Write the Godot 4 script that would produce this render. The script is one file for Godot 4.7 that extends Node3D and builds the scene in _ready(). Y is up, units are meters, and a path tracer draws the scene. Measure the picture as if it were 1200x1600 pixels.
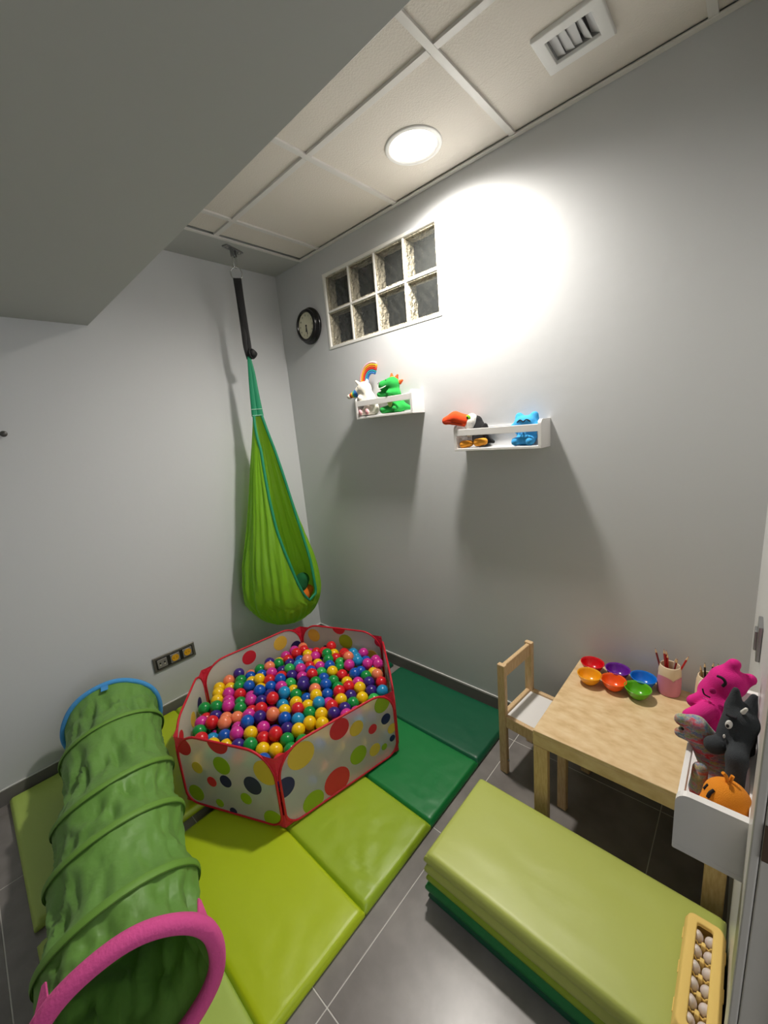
extends Node3D
# A small play corner: grey walls, a suspended ceiling, gym mats, ball pit, tunnel, pod swing, toy shelves.

class Buf:
	var v := PackedVector3Array()
	var n := PackedVector3Array()
	var u := PackedVector2Array()
	var i := PackedInt32Array()

	func vert(p: Vector3, nn: Vector3, uv := Vector2.ZERO) -> int:
		v.append(p)
		n.append(nn)
		u.append(uv)
		return v.size() - 1

	func tri(a: int, b: int, c: int) -> void:
		var g := (v[c] - v[a]).cross(v[b] - v[a])
		if g.dot(n[a] + n[b] + n[c]) < 0.0:
			i.append_array(PackedInt32Array([a, c, b]))
		else:
			i.append_array(PackedInt32Array([a, b, c]))

	func quad(a: int, b: int, c: int, d: int) -> void:
		tri(a, b, c)
		tri(a, c, d)

	func mesh() -> ArrayMesh:
		var arr := []
		arr.resize(Mesh.ARRAY_MAX)
		arr[Mesh.ARRAY_VERTEX] = v
		arr[Mesh.ARRAY_NORMAL] = n
		arr[Mesh.ARRAY_TEX_UV] = u
		arr[Mesh.ARRAY_INDEX] = i
		var m := ArrayMesh.new()
		m.add_surface_from_arrays(Mesh.PRIMITIVE_TRIANGLES, arr)
		return m

var used := {}
var M := {}
var rng := RandomNumberGenerator.new()
const I := Transform3D.IDENTITY


# ---------- naming and tagging ----------
func numbered(called: String) -> String:
	if not used.has(called):
		used[called] = 0
		return called
	used[called] += 1
	return "%s_%03d" % [called, used[called]]


func tag(o: Node, label: String, category: String, group := "", kind := "") -> Node:
	o.set_meta("label", label)
	o.set_meta("category", category)
	if group:
		o.set_meta("group", group)
	if kind:
		o.set_meta("kind", kind)
	return o


func thing(called: String, label: String, category: String, at := Vector3.ZERO, turn := 0.0, group := "") -> Node3D:
	var o := Node3D.new()
	o.name = numbered(called)
	add_child(o, true)
	o.position = at
	o.rotation.y = turn
	tag(o, label, category, group)
	return o


func put(called: String, mesh: Mesh, m: Material, parent: Node = self, xf := I) -> MeshInstance3D:
	var o := MeshInstance3D.new()
	o.name = numbered(called) if parent == self else called
	o.mesh = mesh
	o.material_override = m
	o.transform = xf
	parent.add_child(o, true)
	return o


func obj(called: String, b: Buf, m: Material, parent: Node = self) -> MeshInstance3D:
	return put(called, b.mesh(), m, parent)


func struct(called: String, b: Buf, m: Material, label: String, category: String) -> MeshInstance3D:
	var o := obj(called, b, m)
	tag(o, label, category, "", "structure")
	return o


# ---------- shapes ----------
func patch(b: Buf, rows: int, cols: int, pts: PackedVector3Array, wr := false, wc := false, outward := Vector3.ZERO, flip := false) -> void:
	# a grid of points turned into a smooth sheet; normals point away from its middle, or towards outward where given
	var nn := PackedVector3Array()
	nn.resize(pts.size())
	var rr := rows if wr else rows - 1
	var cc := cols if wc else cols - 1
	for r in rr:
		for c in cc:
			var a := r * cols + c
			var d := r * cols + (c + 1) % cols
			var e := ((r + 1) % rows) * cols + c
			var f := ((r + 1) % rows) * cols + (c + 1) % cols
			var g := (pts[f] - pts[a]).cross(pts[e] - pts[d])
			nn[a] += g
			nn[d] += g
			nn[e] += g
			nn[f] += g
	var mid := Vector3.ZERO
	for p in pts:
		mid += p
	mid /= pts.size()
	var s := 0.0
	for k in pts.size():
		s += nn[k].dot(outward if outward != Vector3.ZERO else pts[k] - mid)
	var sg := -1.0 if s < 0.0 else 1.0
	if flip:
		sg = -sg
	var base := b.v.size()
	for r in rows:
		for c in cols:
			var k := r * cols + c
			var q := nn[k] * sg
			b.vert(pts[k], q.normalized() if q.length_squared() > 1e-20 else Vector3.UP, Vector2(float(c) / cols, float(r) / rows))
	for r in rr:
		for c in cc:
			b.quad(base + r * cols + c, base + r * cols + (c + 1) % cols, base + ((r + 1) % rows) * cols + (c + 1) % cols, base + ((r + 1) % rows) * cols + c)


func rbox(b: Buf, at: Vector3, size: Vector3, r := 0.003, basis := Basis.IDENTITY, k := 2) -> void:
	# a box with rounded edges, centred at «at»
	var h := size * 0.5
	r = minf(r, minf(h.x, minf(h.y, h.z)) * 0.999)
	var inner := h - Vector3(r, r, r)
	for axis in 3:
		for sgn in [-1.0, 1.0]:
			var ua := (axis + 1) % 3
			var va := (axis + 2) % 3
			var us := []
			var vs := []
			for t in k + 1:
				var w := 1.0 - tan(PI / 4 * (1.0 - float(t) / k))
				us.append(-h[ua] + r * w)
				vs.append(-h[va] + r * w)
			for t in k + 1:
				us.append(-us[k - t])
				vs.append(-vs[k - t])
			var base := b.v.size()
			for a in us.size():
				for c in vs.size():
					var q := Vector3.ZERO
					q[axis] = sgn * h[axis]
					q[ua] = us[a]
					q[va] = vs[c]
					var cl := q.clamp(-inner, inner)
					var nr := (q - cl).normalized()
					b.vert(at + basis * (cl + nr * r), basis * nr, Vector2(float(a) / us.size(), float(c) / vs.size()))
			var w2 := vs.size()
			for a in us.size() - 1:
				for c in w2 - 1:
					b.quad(base + a * w2 + c, base + (a + 1) * w2 + c, base + (a + 1) * w2 + c + 1, base + a * w2 + c + 1)


func box(size: Vector3, at := Vector3.ZERO, r := 0.003) -> Buf:
	var b := Buf.new()
	rbox(b, at, size, r)
	return b


func slab(lo: Vector3, hi: Vector3, r := 0.002) -> Buf:
	return box(hi - lo, (lo + hi) * 0.5, r)


func add_slab(b: Buf, lo: Vector3, hi: Vector3, r := 0.002) -> void:
	rbox(b, (lo + hi) * 0.5, hi - lo, r, Basis.IDENTITY, 1)


func tube(b: Buf, path: PackedVector3Array, radii, sides := 10, closed := false, flat := 1.0, up := Vector3.ZERO) -> void:
	# radii: a number or one per point; flat < 1 makes a band that is thin along «up»
	var count := path.size()
	var pts := PackedVector3Array()
	var last := Vector3.ZERO
	for k in count:
		var prev := path[(k - 1 + count) % count] if closed or k > 0 else path[k]
		var next := path[(k + 1) % count] if closed or k < count - 1 else path[k]
		var t := (next - prev).normalized()
		var side := last
		if up != Vector3.ZERO:
			side = up
		elif side == Vector3.ZERO:
			side = Vector3.UP if absf(t.y) < 0.9 else Vector3.RIGHT
		side = (side - t * t.dot(side)).normalized()
		last = side
		var other := t.cross(side)
		var r: float = radii[k] if radii is Array or radii is PackedFloat32Array else radii
		for j in sides:
			var a := TAU * j / sides
			pts.append(path[k] + side * cos(a) * r * flat + other * sin(a) * r)
	var base := b.v.size()
	# normals from the ring itself
	for k in count:
		for j in sides:
			var p := pts[k * sides + j]
			var q := p - path[k]
			if flat != 1.0:
				var a := pts[k * sides + (j + 1) % sides] - pts[k * sides + (j - 1 + sides) % sides]
				var prev2 := path[(k - 1 + count) % count] if closed or k > 0 else path[k]
				var next2 := path[(k + 1) % count] if closed or k < count - 1 else path[k]
				var g := a.cross(next2 - prev2)
				if g.dot(q) < 0:
					g = -g
				q = g
			b.vert(p, q.normalized() if q.length_squared() > 1e-16 else Vector3.UP, Vector2(float(j) / sides, float(k) / count))
	for k in (count if closed else count - 1):
		for j in sides:
			b.quad(base + k * sides + j, base + k * sides + (j + 1) % sides, base + ((k + 1) % count) * sides + (j + 1) % sides, base + ((k + 1) % count) * sides + j)
	if not closed:
		for e in [0, count - 1]:
			var out := (path[0] - path[1]).normalized() if e == 0 else (path[e] - path[e - 1]).normalized()
			var c := b.vert(path[e], out)
			var ring := []
			for j in sides:
				ring.append(b.vert(pts[e * sides + j], out))
			for j in sides:
				b.tri(c, ring[j], ring[(j + 1) % sides])


func lathe(b: Buf, prof: Array, seg := 24, xf := I, sharp := false) -> void:
	# prof: Vector2(radius, height) from bottom to top, turned round the y axis
	if sharp:
		for k in prof.size() - 1:
			lathe(b, [prof[k], prof[k + 1]], seg, xf)
		return
	var cnt := prof.size()
	var base := b.v.size()
	for k in cnt:
		var d: Vector2 = prof[mini(k + 1, cnt - 1)] - prof[maxi(k - 1, 0)]
		var n2 := Vector2(d.y, -d.x).normalized()
		for j in seg:
			var a := TAU * j / seg
			var p := Vector3(cos(a) * prof[k].x, prof[k].y, sin(a) * prof[k].x)
			var nn := Vector3(cos(a) * n2.x, n2.y, sin(a) * n2.x)
			b.vert(xf * p, (xf.basis * nn).normalized(), Vector2(float(j) / seg, float(k) / cnt))
	for k in cnt - 1:
		for j in seg:
			b.quad(base + k * seg + j, base + k * seg + (j + 1) % seg, base + (k + 1) * seg + (j + 1) % seg, base + (k + 1) * seg + j)


func ell(b: Buf, at: Vector3, r: Vector3, basis := Basis.IDENTITY, seg := 16) -> void:
	var rows := seg / 2 + 1
	var base := b.v.size()
	for k in rows:
		var p := PI * k / (rows - 1)
		for j in seg:
			var a := TAU * j / seg
			var d := Vector3(sin(p) * cos(a), cos(p), sin(p) * sin(a))
			b.vert(at + basis * (d * r), (basis * (d / r)).normalized(), Vector2(float(j) / seg, float(k) / rows))
	for k in rows - 1:
		for j in seg:
			b.quad(base + k * seg + j, base + k * seg + (j + 1) % seg, base + (k + 1) * seg + (j + 1) % seg, base + (k + 1) * seg + j)


func extrude(b: Buf, poly: PackedVector2Array, depth: float, xf := I) -> void:
	# a flat outline in xy given a thickness from z = 0 to z = depth
	var idx := Geometry2D.triangulate_polygon(poly)
	for side in 2:
		var z := depth * side
		var nn := Vector3(0, 0, 1 if side else -1)
		var base := b.v.size()
		for p in poly:
			b.vert(xf * Vector3(p.x, p.y, z), (xf.basis * nn).normalized(), p)
		for t in range(0, idx.size(), 3):
			b.tri(base + idx[t], base + idx[t + 1], base + idx[t + 2])
	var cw := Geometry2D.is_polygon_clockwise(poly)
	for k in poly.size():
		var p := poly[k]
		var q := poly[(k + 1) % poly.size()]
		var e := (q - p).normalized()
		var n2 := Vector2(e.y, -e.x) * (-1.0 if cw else 1.0)
		var nn := (xf.basis * Vector3(n2.x, n2.y, 0)).normalized()
		b.quad(b.vert(xf * Vector3(p.x, p.y, 0), nn), b.vert(xf * Vector3(q.x, q.y, 0), nn), b.vert(xf * Vector3(q.x, q.y, depth), nn), b.vert(xf * Vector3(p.x, p.y, depth), nn))


func rounded(w: float, h: float, r: float, seg := 8, at := Vector2.ZERO) -> PackedVector2Array:
	# a rectangle with rounded corners whose lower left corner is «at»
	var out := PackedVector2Array()
	for c in 4:
		var m := Vector2(w - r if c in [0, 3] else r, h - r if c < 2 else r)
		for k in seg + 1:
			var a := PI / 2 * (c + float(k) / seg)
			out.append(at + m + Vector2(cos(a), sin(a)) * r)
	return out


func circle(at: Vector2, r: float, ry := 0.0, seg := 28) -> PackedVector2Array:
	var out := PackedVector2Array()
	for k in seg:
		out.append(at + Vector2(cos(TAU * k / seg) * r, sin(TAU * k / seg) * (ry if ry > 0 else r)))
	return out


func V(x: float, y: float, z: float) -> Vector3:
	return Vector3(x, y, z)


func curve(pts: Array, steps := 8, closed := false) -> PackedVector3Array:
	# a smooth line through the points
	var out := PackedVector3Array()
	var c := pts.size()
	for k in (c if closed else c - 1):
		var p0: Vector3 = pts[(k - 1 + c) % c] if closed or k > 0 else pts[k]
		var p1: Vector3 = pts[k]
		var p2: Vector3 = pts[(k + 1) % c]
		var p3: Vector3 = pts[(k + 2) % c] if closed or k + 2 < c else p2
		for s in steps:
			out.append(p1.cubic_interpolate(p2, p0, p3, float(s) / steps))
	if not closed:
		out.append(pts[c - 1])
	return out


func soft(prims: Array, blend := 0.02, cell := 0.005) -> Buf:
	# one continuous soft body: tapered capsules [from, to, radius, radius at the end] joined by a smooth minimum and meshed as surface nets
	var lo := Vector3.INF
	var hi := -Vector3.INF
	for p in prims:
		var rr := maxf(p[2], p[3])
		lo = lo.min(p[0] - Vector3.ONE * rr).min(p[1] - Vector3.ONE * rr)
		hi = hi.max(p[0] + Vector3.ONE * rr).max(p[1] + Vector3.ONE * rr)
	lo -= Vector3.ONE * cell * 2.5
	hi += Vector3.ONE * cell * 2.5
	var sz := Vector3i(((hi - lo) / cell).ceil()) + Vector3i.ONE
	var f := PackedFloat32Array()
	f.resize(sz.x * sz.y * sz.z)
	f.fill(1.0)
	for p in prims:
		var a: Vector3 = p[0]
		var ab: Vector3 = p[1] - p[0]
		var ll := maxf(ab.length_squared(), 1e-10)
		var ra: float = p[2]
		var rb: float = p[3]
		var grow := maxf(ra, rb) + blend + cell * 2
		var l2 := Vector3i(((a.min(p[1]) - Vector3.ONE * grow - lo) / cell).floor()).clamp(Vector3i.ZERO, sz - Vector3i.ONE)
		var h2 := Vector3i(((a.max(p[1]) + Vector3.ONE * grow - lo) / cell).ceil()).clamp(Vector3i.ZERO, sz - Vector3i.ONE)
		for z in range(l2.z, h2.z + 1):
			for y in range(l2.y, h2.y + 1):
				var row := (z * sz.y + y) * sz.x
				for x in range(l2.x, h2.x + 1):
					var q := lo + Vector3(x, y, z) * cell - a
					var t := clampf(q.dot(ab) / ll, 0.0, 1.0)
					var d := (q - ab * t).length() - lerpf(ra, rb, t)
					var e := f[row + x]
					var hh := blend - absf(d - e)
					f[row + x] = minf(d, e) - (hh * hh / blend * 0.25 if hh > 0.0 else 0.0)
	var b := Buf.new()
	var where := {}
	var sx := 1
	var sy := sz.x
	var szz := sz.x * sz.y
	var off := [0, sx, sy, sx + sy, szz, szz + sx, szz + sy, szz + sx + sy]
	var edges := [[0, 1], [2, 3], [4, 5], [6, 7], [0, 2], [1, 3], [4, 6], [5, 7], [0, 4], [1, 5], [2, 6], [3, 7]]
	for z in sz.z - 1:
		for y in sz.y - 1:
			for x in sz.x - 1:
				var at := (z * sz.y + y) * sz.x + x
				var first := f[at] < 0.0
				var mixed := false
				for o in 7:
					if (f[at + off[o + 1]] < 0.0) != first:
						mixed = true
						break
				if not mixed:
					continue
				var sum := Vector3.ZERO
				var num := 0
				for e in edges:
					var d0 := f[at + off[e[0]]]
					var d1 := f[at + off[e[1]]]
					if (d0 < 0.0) != (d1 < 0.0):
						var t := d0 / (d0 - d1)
						var c0 := Vector3(e[0] & 1, (e[0] >> 1) & 1, e[0] >> 2)
						var c1 := Vector3(e[1] & 1, (e[1] >> 1) & 1, e[1] >> 2)
						sum += c0.lerp(c1, t)
						num += 1
				var g := Vector3(
					f[at + 1] - f[at] + f[at + sx + sy] - f[at + sy] + f[at + szz + sx] - f[at + szz] + f[at + szz + sx + sy] - f[at + szz + sy],
					f[at + sy] - f[at] + f[at + sx + sy] - f[at + sx] + f[at + szz + sy] - f[at + szz] + f[at + szz + sx + sy] - f[at + szz + sx],
					f[at + szz] - f[at] + f[at + szz + sx] - f[at + sx] + f[at + szz + sy] - f[at + sy] + f[at + szz + sx + sy] - f[at + sx + sy])
				where[at] = b.vert(lo + (Vector3(x, y, z) + sum / num) * cell, g.normalized())
	for z in range(1, sz.z - 1):
		for y in range(1, sz.y - 1):
			for x in range(1, sz.x - 1):
				var at := (z * sz.y + y) * sz.x + x
				var inside := f[at] < 0.0
				if inside != (f[at + sx] < 0.0):
					b.quad(where[at], where[at - sy], where[at - sy - szz], where[at - szz])
				if inside != (f[at + sy] < 0.0):
					b.quad(where[at], where[at - sx], where[at - sx - szz], where[at - szz])
				if inside != (f[at + szz] < 0.0):
					b.quad(where[at], where[at - sx], where[at - sx - sy], where[at - sy])
	return b


# ---------- materials ----------
func col(hex: String) -> Color:
	return Color.html(hex)


func mat(hex: String, rough := 0.6, metal := 0.0) -> StandardMaterial3D:
	var m := StandardMaterial3D.new()
	m.albedo_color = col(hex)
	m.roughness = rough
	m.metallic = metal
	return m


func noise(freq: float, octaves := 3, sd := 1, type := FastNoiseLite.TYPE_SIMPLEX_SMOOTH) -> FastNoiseLite:
	var f := FastNoiseLite.new()
	f.noise_type = type
	f.seed = sd
	f.frequency = freq
	f.fractal_octaves = octaves
	return f


func ntex(f: FastNoiseLite, size := 256, ramp: Gradient = null, normal := false, bump := 4.0) -> NoiseTexture2D:
	var t := NoiseTexture2D.new()
	t.width = size
	t.height = size
	t.seamless = true
	t.noise = f
	t.color_ramp = ramp
	t.as_normal_map = normal
	t.bump_strength = bump
	return t


func ramp(cols: Array) -> Gradient:
	var g := Gradient.new()
	g.offsets = PackedFloat32Array()
	g.colors = PackedColorArray()
	var off := PackedFloat32Array()
	var cc := PackedColorArray()
	for c in cols:
		off.append(c[0])
		cc.append(col(c[1]))
	g.offsets = off
	g.colors = cc
	return g


func tri_uv(m: StandardMaterial3D, s: Vector3, world := true) -> StandardMaterial3D:
	m.uv1_triplanar = true
	m.uv1_world_triplanar = world
	m.uv1_scale = s
	return m


func bumped(m: StandardMaterial3D, t: Texture2D, cm: float, s: Vector3, world := true) -> StandardMaterial3D:
	m.heightmap_enabled = true
	m.heightmap_texture = t
	m.heightmap_scale = cm
	return tri_uv(m, s, world)


func cloth(hex: String, t: Texture2D, s := 14.0, cm := 0.12, rim := 0.4) -> StandardMaterial3D:
	var m := mat(hex, 0.95)
	m.rim_enabled = rim > 0
	m.rim = rim
	m.rim_tint = 0.7
	return bumped(m, t, cm, Vector3.ONE * s, false)


func make_materials() -> void:
	var fine := ntex(noise(0.03, 4, 3), 256)
	var grainy := ntex(noise(0.12, 3, 5), 256)
	var fuzzy := ntex(noise(0.2, 2, 8), 256)
	var crinkle := ntex(noise(0.012, 4, 9, FastNoiseLite.TYPE_SIMPLEX), 512)
	var worm := ntex(noise(0.06, 3, 11, FastNoiseLite.TYPE_CELLULAR), 512)
	M.fuzzy = fuzzy
	M.wall = bumped(mat("c9cbcd", 0.55), fine, 0.03, Vector3.ONE * 2.0)
	M.wall_glossy = bumped(mat("d0d1d1", 0.32), fine, 0.02, Vector3.ONE * 2.0)
	M.soffit = bumped(mat("b2b4b1", 0.6), fine, 0.03, Vector3.ONE * 2.0)  # wall paint made darker, with the soffit's shade put into the colour
	M.tile_c = bumped(mat("d9d3ca", 0.85), worm, 0.09, Vector3.ONE * 4.0)
	M.tbar = mat("d8d6d2", 0.4)
	M.white_metal = mat("e3e3e1", 0.35)
	M.slat = mat("c9cacb", 0.4)
	M.dark = mat("17181a", 0.8)
	var fl := mat("ffffff", 0.3)
	fl.albedo_texture = ntex(noise(0.008, 5, 21), 512, ramp([[0.0, "75706d"], [0.5, "827d7a"], [1.0, "8f8a86"]]))
	M.floor = bumped(fl, grainy, 0.006, Vector3.ONE * 1.3)
	M.grout = mat("d2cfca", 0.9)
	M.base = mat("6f6c69", 0.5)
	M.bead = mat("dcdcda", 0.5)
	M.mortar = mat("e8e7e2", 0.7)
	var ge := mat("b9b19b", 0.12)
	ge.clearcoat_enabled = true
	ge.clearcoat = 0.6
	M.glass_edge = bumped(ge, crinkle, 2.2, Vector3.ONE * 3.5)
	var gl := mat("dfe6e2", 0.04)
	gl.albedo_color.a = 0.02
	gl.transparency = BaseMaterial3D.TRANSPARENCY_ALPHA
	M.glass = gl
	var gb := mat("0e0f11", 0.15)
	gb.metallic_specular = 0.3
	M.glass_back = bumped(gb, crinkle, 0.5, Vector3.ONE * 3.0)
	# wood: birch with grain along local z
	var w := mat("ffffff", 0.45)
	w.albedo_texture = ntex(noise(0.02, 4, 31), 512, ramp([[0.0, "cfae7d"], [0.4, "dcbe90"], [0.7, "e2c79b"], [1.0, "e8d0a8"]]))
	M.birch = tri_uv(w, Vector3(2.2, 2.2, 1.2), false)
	var w2 := mat("ffffff", 0.5)
	w2.albedo_texture = ntex(noise(0.025, 4, 33), 512, ramp([[0.0, "c9a57a"], [0.5, "d8b88c"], [1.0, "e2c8a0"]]))
	M.pine = tri_uv(w2, Vector3(9.0, 1.5, 9.0), false)
	M.white_board = mat("eceae8", 0.35)
	M.lacquer = mat("f0eeec", 0.3)
	# gym mats
	var n := 0
	for h in ["0b5a3c", "0c7a3a", "97b222", "b0c412", "adc65e"]:
		var v := mat(h, 0.42)
		v.clearcoat_enabled = true
		v.clearcoat = 0.15
		v.clearcoat_roughness = 0.4
		M["vinyl%d" % n] = bumped(v, crinkle, 0.07, Vector3.ONE * 1.2)
		n += 1
	M.vinyl_top = bumped(mat("b8c262", 0.4), crinkle, 0.05, Vector3.ONE * 1.2)
	# fabrics
	var ny := mat("6b9a44", 0.5)
	ny.rim_enabled = true
	ny.rim = 0.3
	ny.backlight_enabled = true
	ny.backlight = Color(0.2, 0.3, 0.1)
	M.nylon = bumped(ny, crinkle, 0.45, Vector3.ONE * 1.5)
	M.nylon_rib = mat("6c9a3a", 0.6)
	M.pink_rim = cloth("e0559a", fine, 12.0, 0.15)
	M.blue_rim = cloth("4a9bdc", fine, 12.0, 0.1)
	var hm := mat("86b82a", 0.36)
	hm.rim_enabled = true
	hm.rim = 0.5
	hm.rim_tint = 0.8
	hm.backlight_enabled = true
	hm.backlight = Color(0.62, 0.82, 0.22)
	M.silk = bumped(hm, fine, 0.15, Vector3(10, 2, 10))
	M.teal = mat("10845c", 0.6)
	M.strap = mat("141416", 0.6)
	M.chrome = mat("c8cacb", 0.25, 1.0)
	M.steel = mat("9b9c9d", 0.35, 0.8)
	var ps := mat("f0ede6", 0.5)
	ps.albedo_color.a = 0.36
	ps.refraction_enabled = true
	ps.refraction_scale = 0.02
	M.sheet = ps
	M.red_rim = mat("c8102a", 0.55)
	var rg := mat("d81f3c", 0.5)
	rg.rim_enabled = true
	rg.rim = 0.4
	rg.backlight_enabled = true
	rg.backlight = Color(0.6, 0.12, 0.18)
	M.red_mesh = bumped(rg, crinkle, 0.5, Vector3.ONE * 5.0)
	M.dot_red = mat("cf2233", 0.5)
	M.dot_yellow = mat("d9b640", 0.5)
	M.dot_green = mat("90ab1e", 0.5)
	M.dot_navy = mat("1f1b52", 0.5)


func _ready() -> void:
	rng.seed = 20
	# camera: a wide lens held high in the doorway, pitched down and slightly rolled
	var cam := Camera3D.new()
	cam.name = "camera"
	cam.fov = 2.0 * rad_to_deg(atan(800.0 / 620.76))
	cam.near = 0.01
	cam.transform = Transform3D(Basis(Vector3.UP, deg_to_rad(-46.7417)) * Basis(Vector3.RIGHT, deg_to_rad(-11.8993)) * Basis(Vector3.BACK, deg_to_rad(-5.1496)), Vector3(-1.7507, 1.5636, 2.4552))
	add_child(cam)
	cam.current = true
	var env := Environment.new()
	env.background_mode = Environment.BG_COLOR
	env.background_color = Color(0.02, 0.02, 0.025)
	env.tonemap_mode = Environment.TONE_MAPPER_LINEAR
	env.tonemap_exposure = 1.0
	env.sdfgi_enabled = true
	env.ssao_enabled = true
	env.ssil_enabled = true
	var we := WorldEnvironment.new()
	we.name = "world_environment"
	we.environment = env
	add_child(we)
	make_materials()
	room()
	fittings()
	mats_on_floor()
	tunnel()
	ball_pit()
	pod_swing()
	chair_and_table()
	table_things()
	shelves()
	toys()
	egg_carton()


# ---------- the room ----------
const H := 2.63
const SX := -1.139     # the edge of the lowered soffit
const SH := 2.182
const NZ := 2.508      # the near wall
const XL := -2.6       # the left wall
const DX0 := -2.06     # the doorway
const DX1 := -1.1

func room() -> void:
	# floor: a bed of grout with tiles set in it
	var bed := slab(V(XL - 0.1, -0.12, -0.1), V(0.1, -0.0012, 4.1))
	var floor_o := struct("floor", bed, M.grout, "floor of large matt grey porcelain tiles with pale joints", "floor")
	var x0 := -1.357
	for ix in range(-3, 4):
		for iz in range(-4, 5):
			var a := V(x0 + 0.6 * ix, -0.02, 1.70 + 0.6 * iz)
			var e := V(a.x + 0.5968, 0.0, a.z + 0.5968)
			a = a.max(V(XL, -0.02, 0.0))
			e = e.min(V(0.0, 0.0, 4.0))
			if e.x - a.x < 0.02 or e.z - a.z < 0.02:
				continue
			obj("floor_tile", slab(a, e, 0.0012), M.floor, floor_o)
	# walls with thickness
	var wb := slab(V(XL - 0.1, -0.1, -0.12), V(0.15, H + 0.2, 0.0))
	struct("wall_back", wb, M.wall, "light grey painted back wall behind the green pod swing", "wall")
	var wr := Buf.new()
	var za := 0.486
	var zb := 1.298
	var ya := 2.078
	var yb := 2.48
	add_slab(wr, V(0, -0.1, -0.12), V(0.15, ya, 4.1), 0.0001)
	add_slab(wr, V(0, yb, -0.12), V(0.15, H + 0.2, 4.1), 0.0001)
	add_slab(wr, V(0, ya, -0.12), V(0.15, yb, za), 0.0001)
	add_slab(wr, V(0, ya, zb), V(0.15, yb, 4.1), 0.0001)
	struct("wall_right", wr, M.wall, "light grey painted wall that carries the clock, the glass blocks and two toy shelves", "wall")
	struct("wall_left", slab(V(XL - 0.12, -0.1, -0.1), V(XL, H + 0.2, 4.1)), M.wall, "light grey painted left wall", "wall")
	var wn := Buf.new()
	add_slab(wn, V(DX1 + 0.005, -0.1, NZ), V(0.0, H, NZ + 0.11), 0.0001)
	add_slab(wn, V(XL, -0.1, NZ), V(DX0 - 0.005, H, NZ + 0.11), 0.0001)
	add_slab(wn, V(DX0 - 0.005, 2.09, NZ), V(DX1 + 0.005, H, NZ + 0.11), 0.0001)
	struct("wall_front", wn, M.wall_glossy, "satin grey wall beside the doorway with the third toy shelf", "wall")
	var cw := Buf.new()
	add_slab(cw, V(XL, -0.1, 4.0), V(0.0, H, 4.1))
	struct("wall_corridor", cw, M.wall, "light grey corridor wall beyond the doorway", "wall")
	# door frame: lining and casing round the opening
	var df := Buf.new()
	add_slab(df, V(DX1 - 0.0, 0, NZ - 0.012), V(DX1 + 0.065, 2.15, NZ - 0.0005), 0.003)
	add_slab(df, V(DX0 - 0.065, 0, NZ - 0.012), V(DX0, 2.15, NZ - 0.0005), 0.003)
	add_slab(df, V(DX0 - 0.0, 2.08, NZ - 0.012), V(DX1 + 0.0, 2.15, NZ - 0.0005), 0.003)
	add_slab(df, V(DX1, 0, NZ), V(DX1 + 0.005, 2.09, NZ + 0.11), 0.002)
	add_slab(df, V(DX1 - 0.014, 0, NZ + 0.05), V(DX1, 2.08, NZ + 0.11), 0.002)
	add_slab(df, V(DX0 - 0.005, 0, NZ), V(DX0, 2.09, NZ + 0.11), 0.002)
	var frame := struct("door_1", df, mat("cbc7bf", 0.35), "grey painted door frame beside the toy shelf", "door")
	obj("strike_plate", slab(V(DX1 - 0.003, 0.925, NZ + 0.0005), V(DX1 - 0.0005, 0.985, NZ + 0.03), 0.001), mat("6a5a4c", 0.35, 0.7), frame)
	# suspended ceiling: a slab above, bars, and one panel in every bay
	var cs := slab(V(XL - 0.1, H + 0.03, -0.1), V(0.15, H + 0.2, 4.1))
	var ceil_o := struct("ceiling", cs, M.wall, "suspended ceiling of rough white panels in a thin white grid", "ceiling")
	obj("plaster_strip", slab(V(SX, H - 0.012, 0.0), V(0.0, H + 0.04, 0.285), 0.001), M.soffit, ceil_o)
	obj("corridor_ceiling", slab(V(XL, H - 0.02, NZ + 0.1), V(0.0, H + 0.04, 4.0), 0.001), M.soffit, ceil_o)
	var zs := [0.3, 0.483, 1.083, 1.683, 2.283, NZ]
	var xs := [0.0, -0.552, SX]
	for a in 2:
		for c in 5:
			var lo := V(xs[a + 1] + 0.005, H + 0.0, zs[c] + 0.007)
			var hi := V(xs[a] - (0.005 if a else 0.016), H + 0.016, zs[c + 1] - 0.007)
			if a == 0 and c == 2:      # bay with the lamp, cut round it
				obj("ceiling_panel", pierced(lo, hi, Rect2(-0.34, 1.315, 0.15, 0.15)), M.tile_c, ceil_o)
			elif a == 0 and c == 3:    # bay with the air grille
				obj("ceiling_panel", pierced(lo, hi, Rect2(-0.318, 1.92, 0.106, 0.122)), M.tile_c, ceil_o)
			else:
				obj("ceiling_panel", slab(lo, hi, 0.003), M.tile_c, ceil_o)
	for c in [1, 2, 3, 4]:
		obj("grid_bar", slab(V(SX, H - 0.0085, zs[c] - 0.012), V(-0.012, H + 0.01, zs[c] + 0.012), 0.001), M.tbar, ceil_o)
	for c in 5:
		obj("grid_bar", slab(V(-0.552 - 0.012, H - 0.009, zs[c] + (0.0 if c == 0 else 0.0125)), V(-0.552 + 0.012, H + 0.01, zs[c + 1] - 0.0125), 0.001), M.tbar, ceil_o)
	obj("edge_trim", slab(V(-0.022, H - 0.012, 0.285), V(0.0, H - 0.006, NZ), 0.0008), M.tbar, ceil_o)
	obj("edge_trim", slab(V(SX, H - 0.0125, 0.283), V(-0.022, H - 0.006, 0.302), 0.0008), M.tbar, ceil_o)
	# the lowered soffit on the left
	struct("ceiling_soffit", slab(V(XL, SH, 0.0), V(SX, H + 0.05, NZ), 0.002), M.soffit, "lowered soffit over the left of the room, wall grey darkened for its shade", "ceiling")
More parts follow.
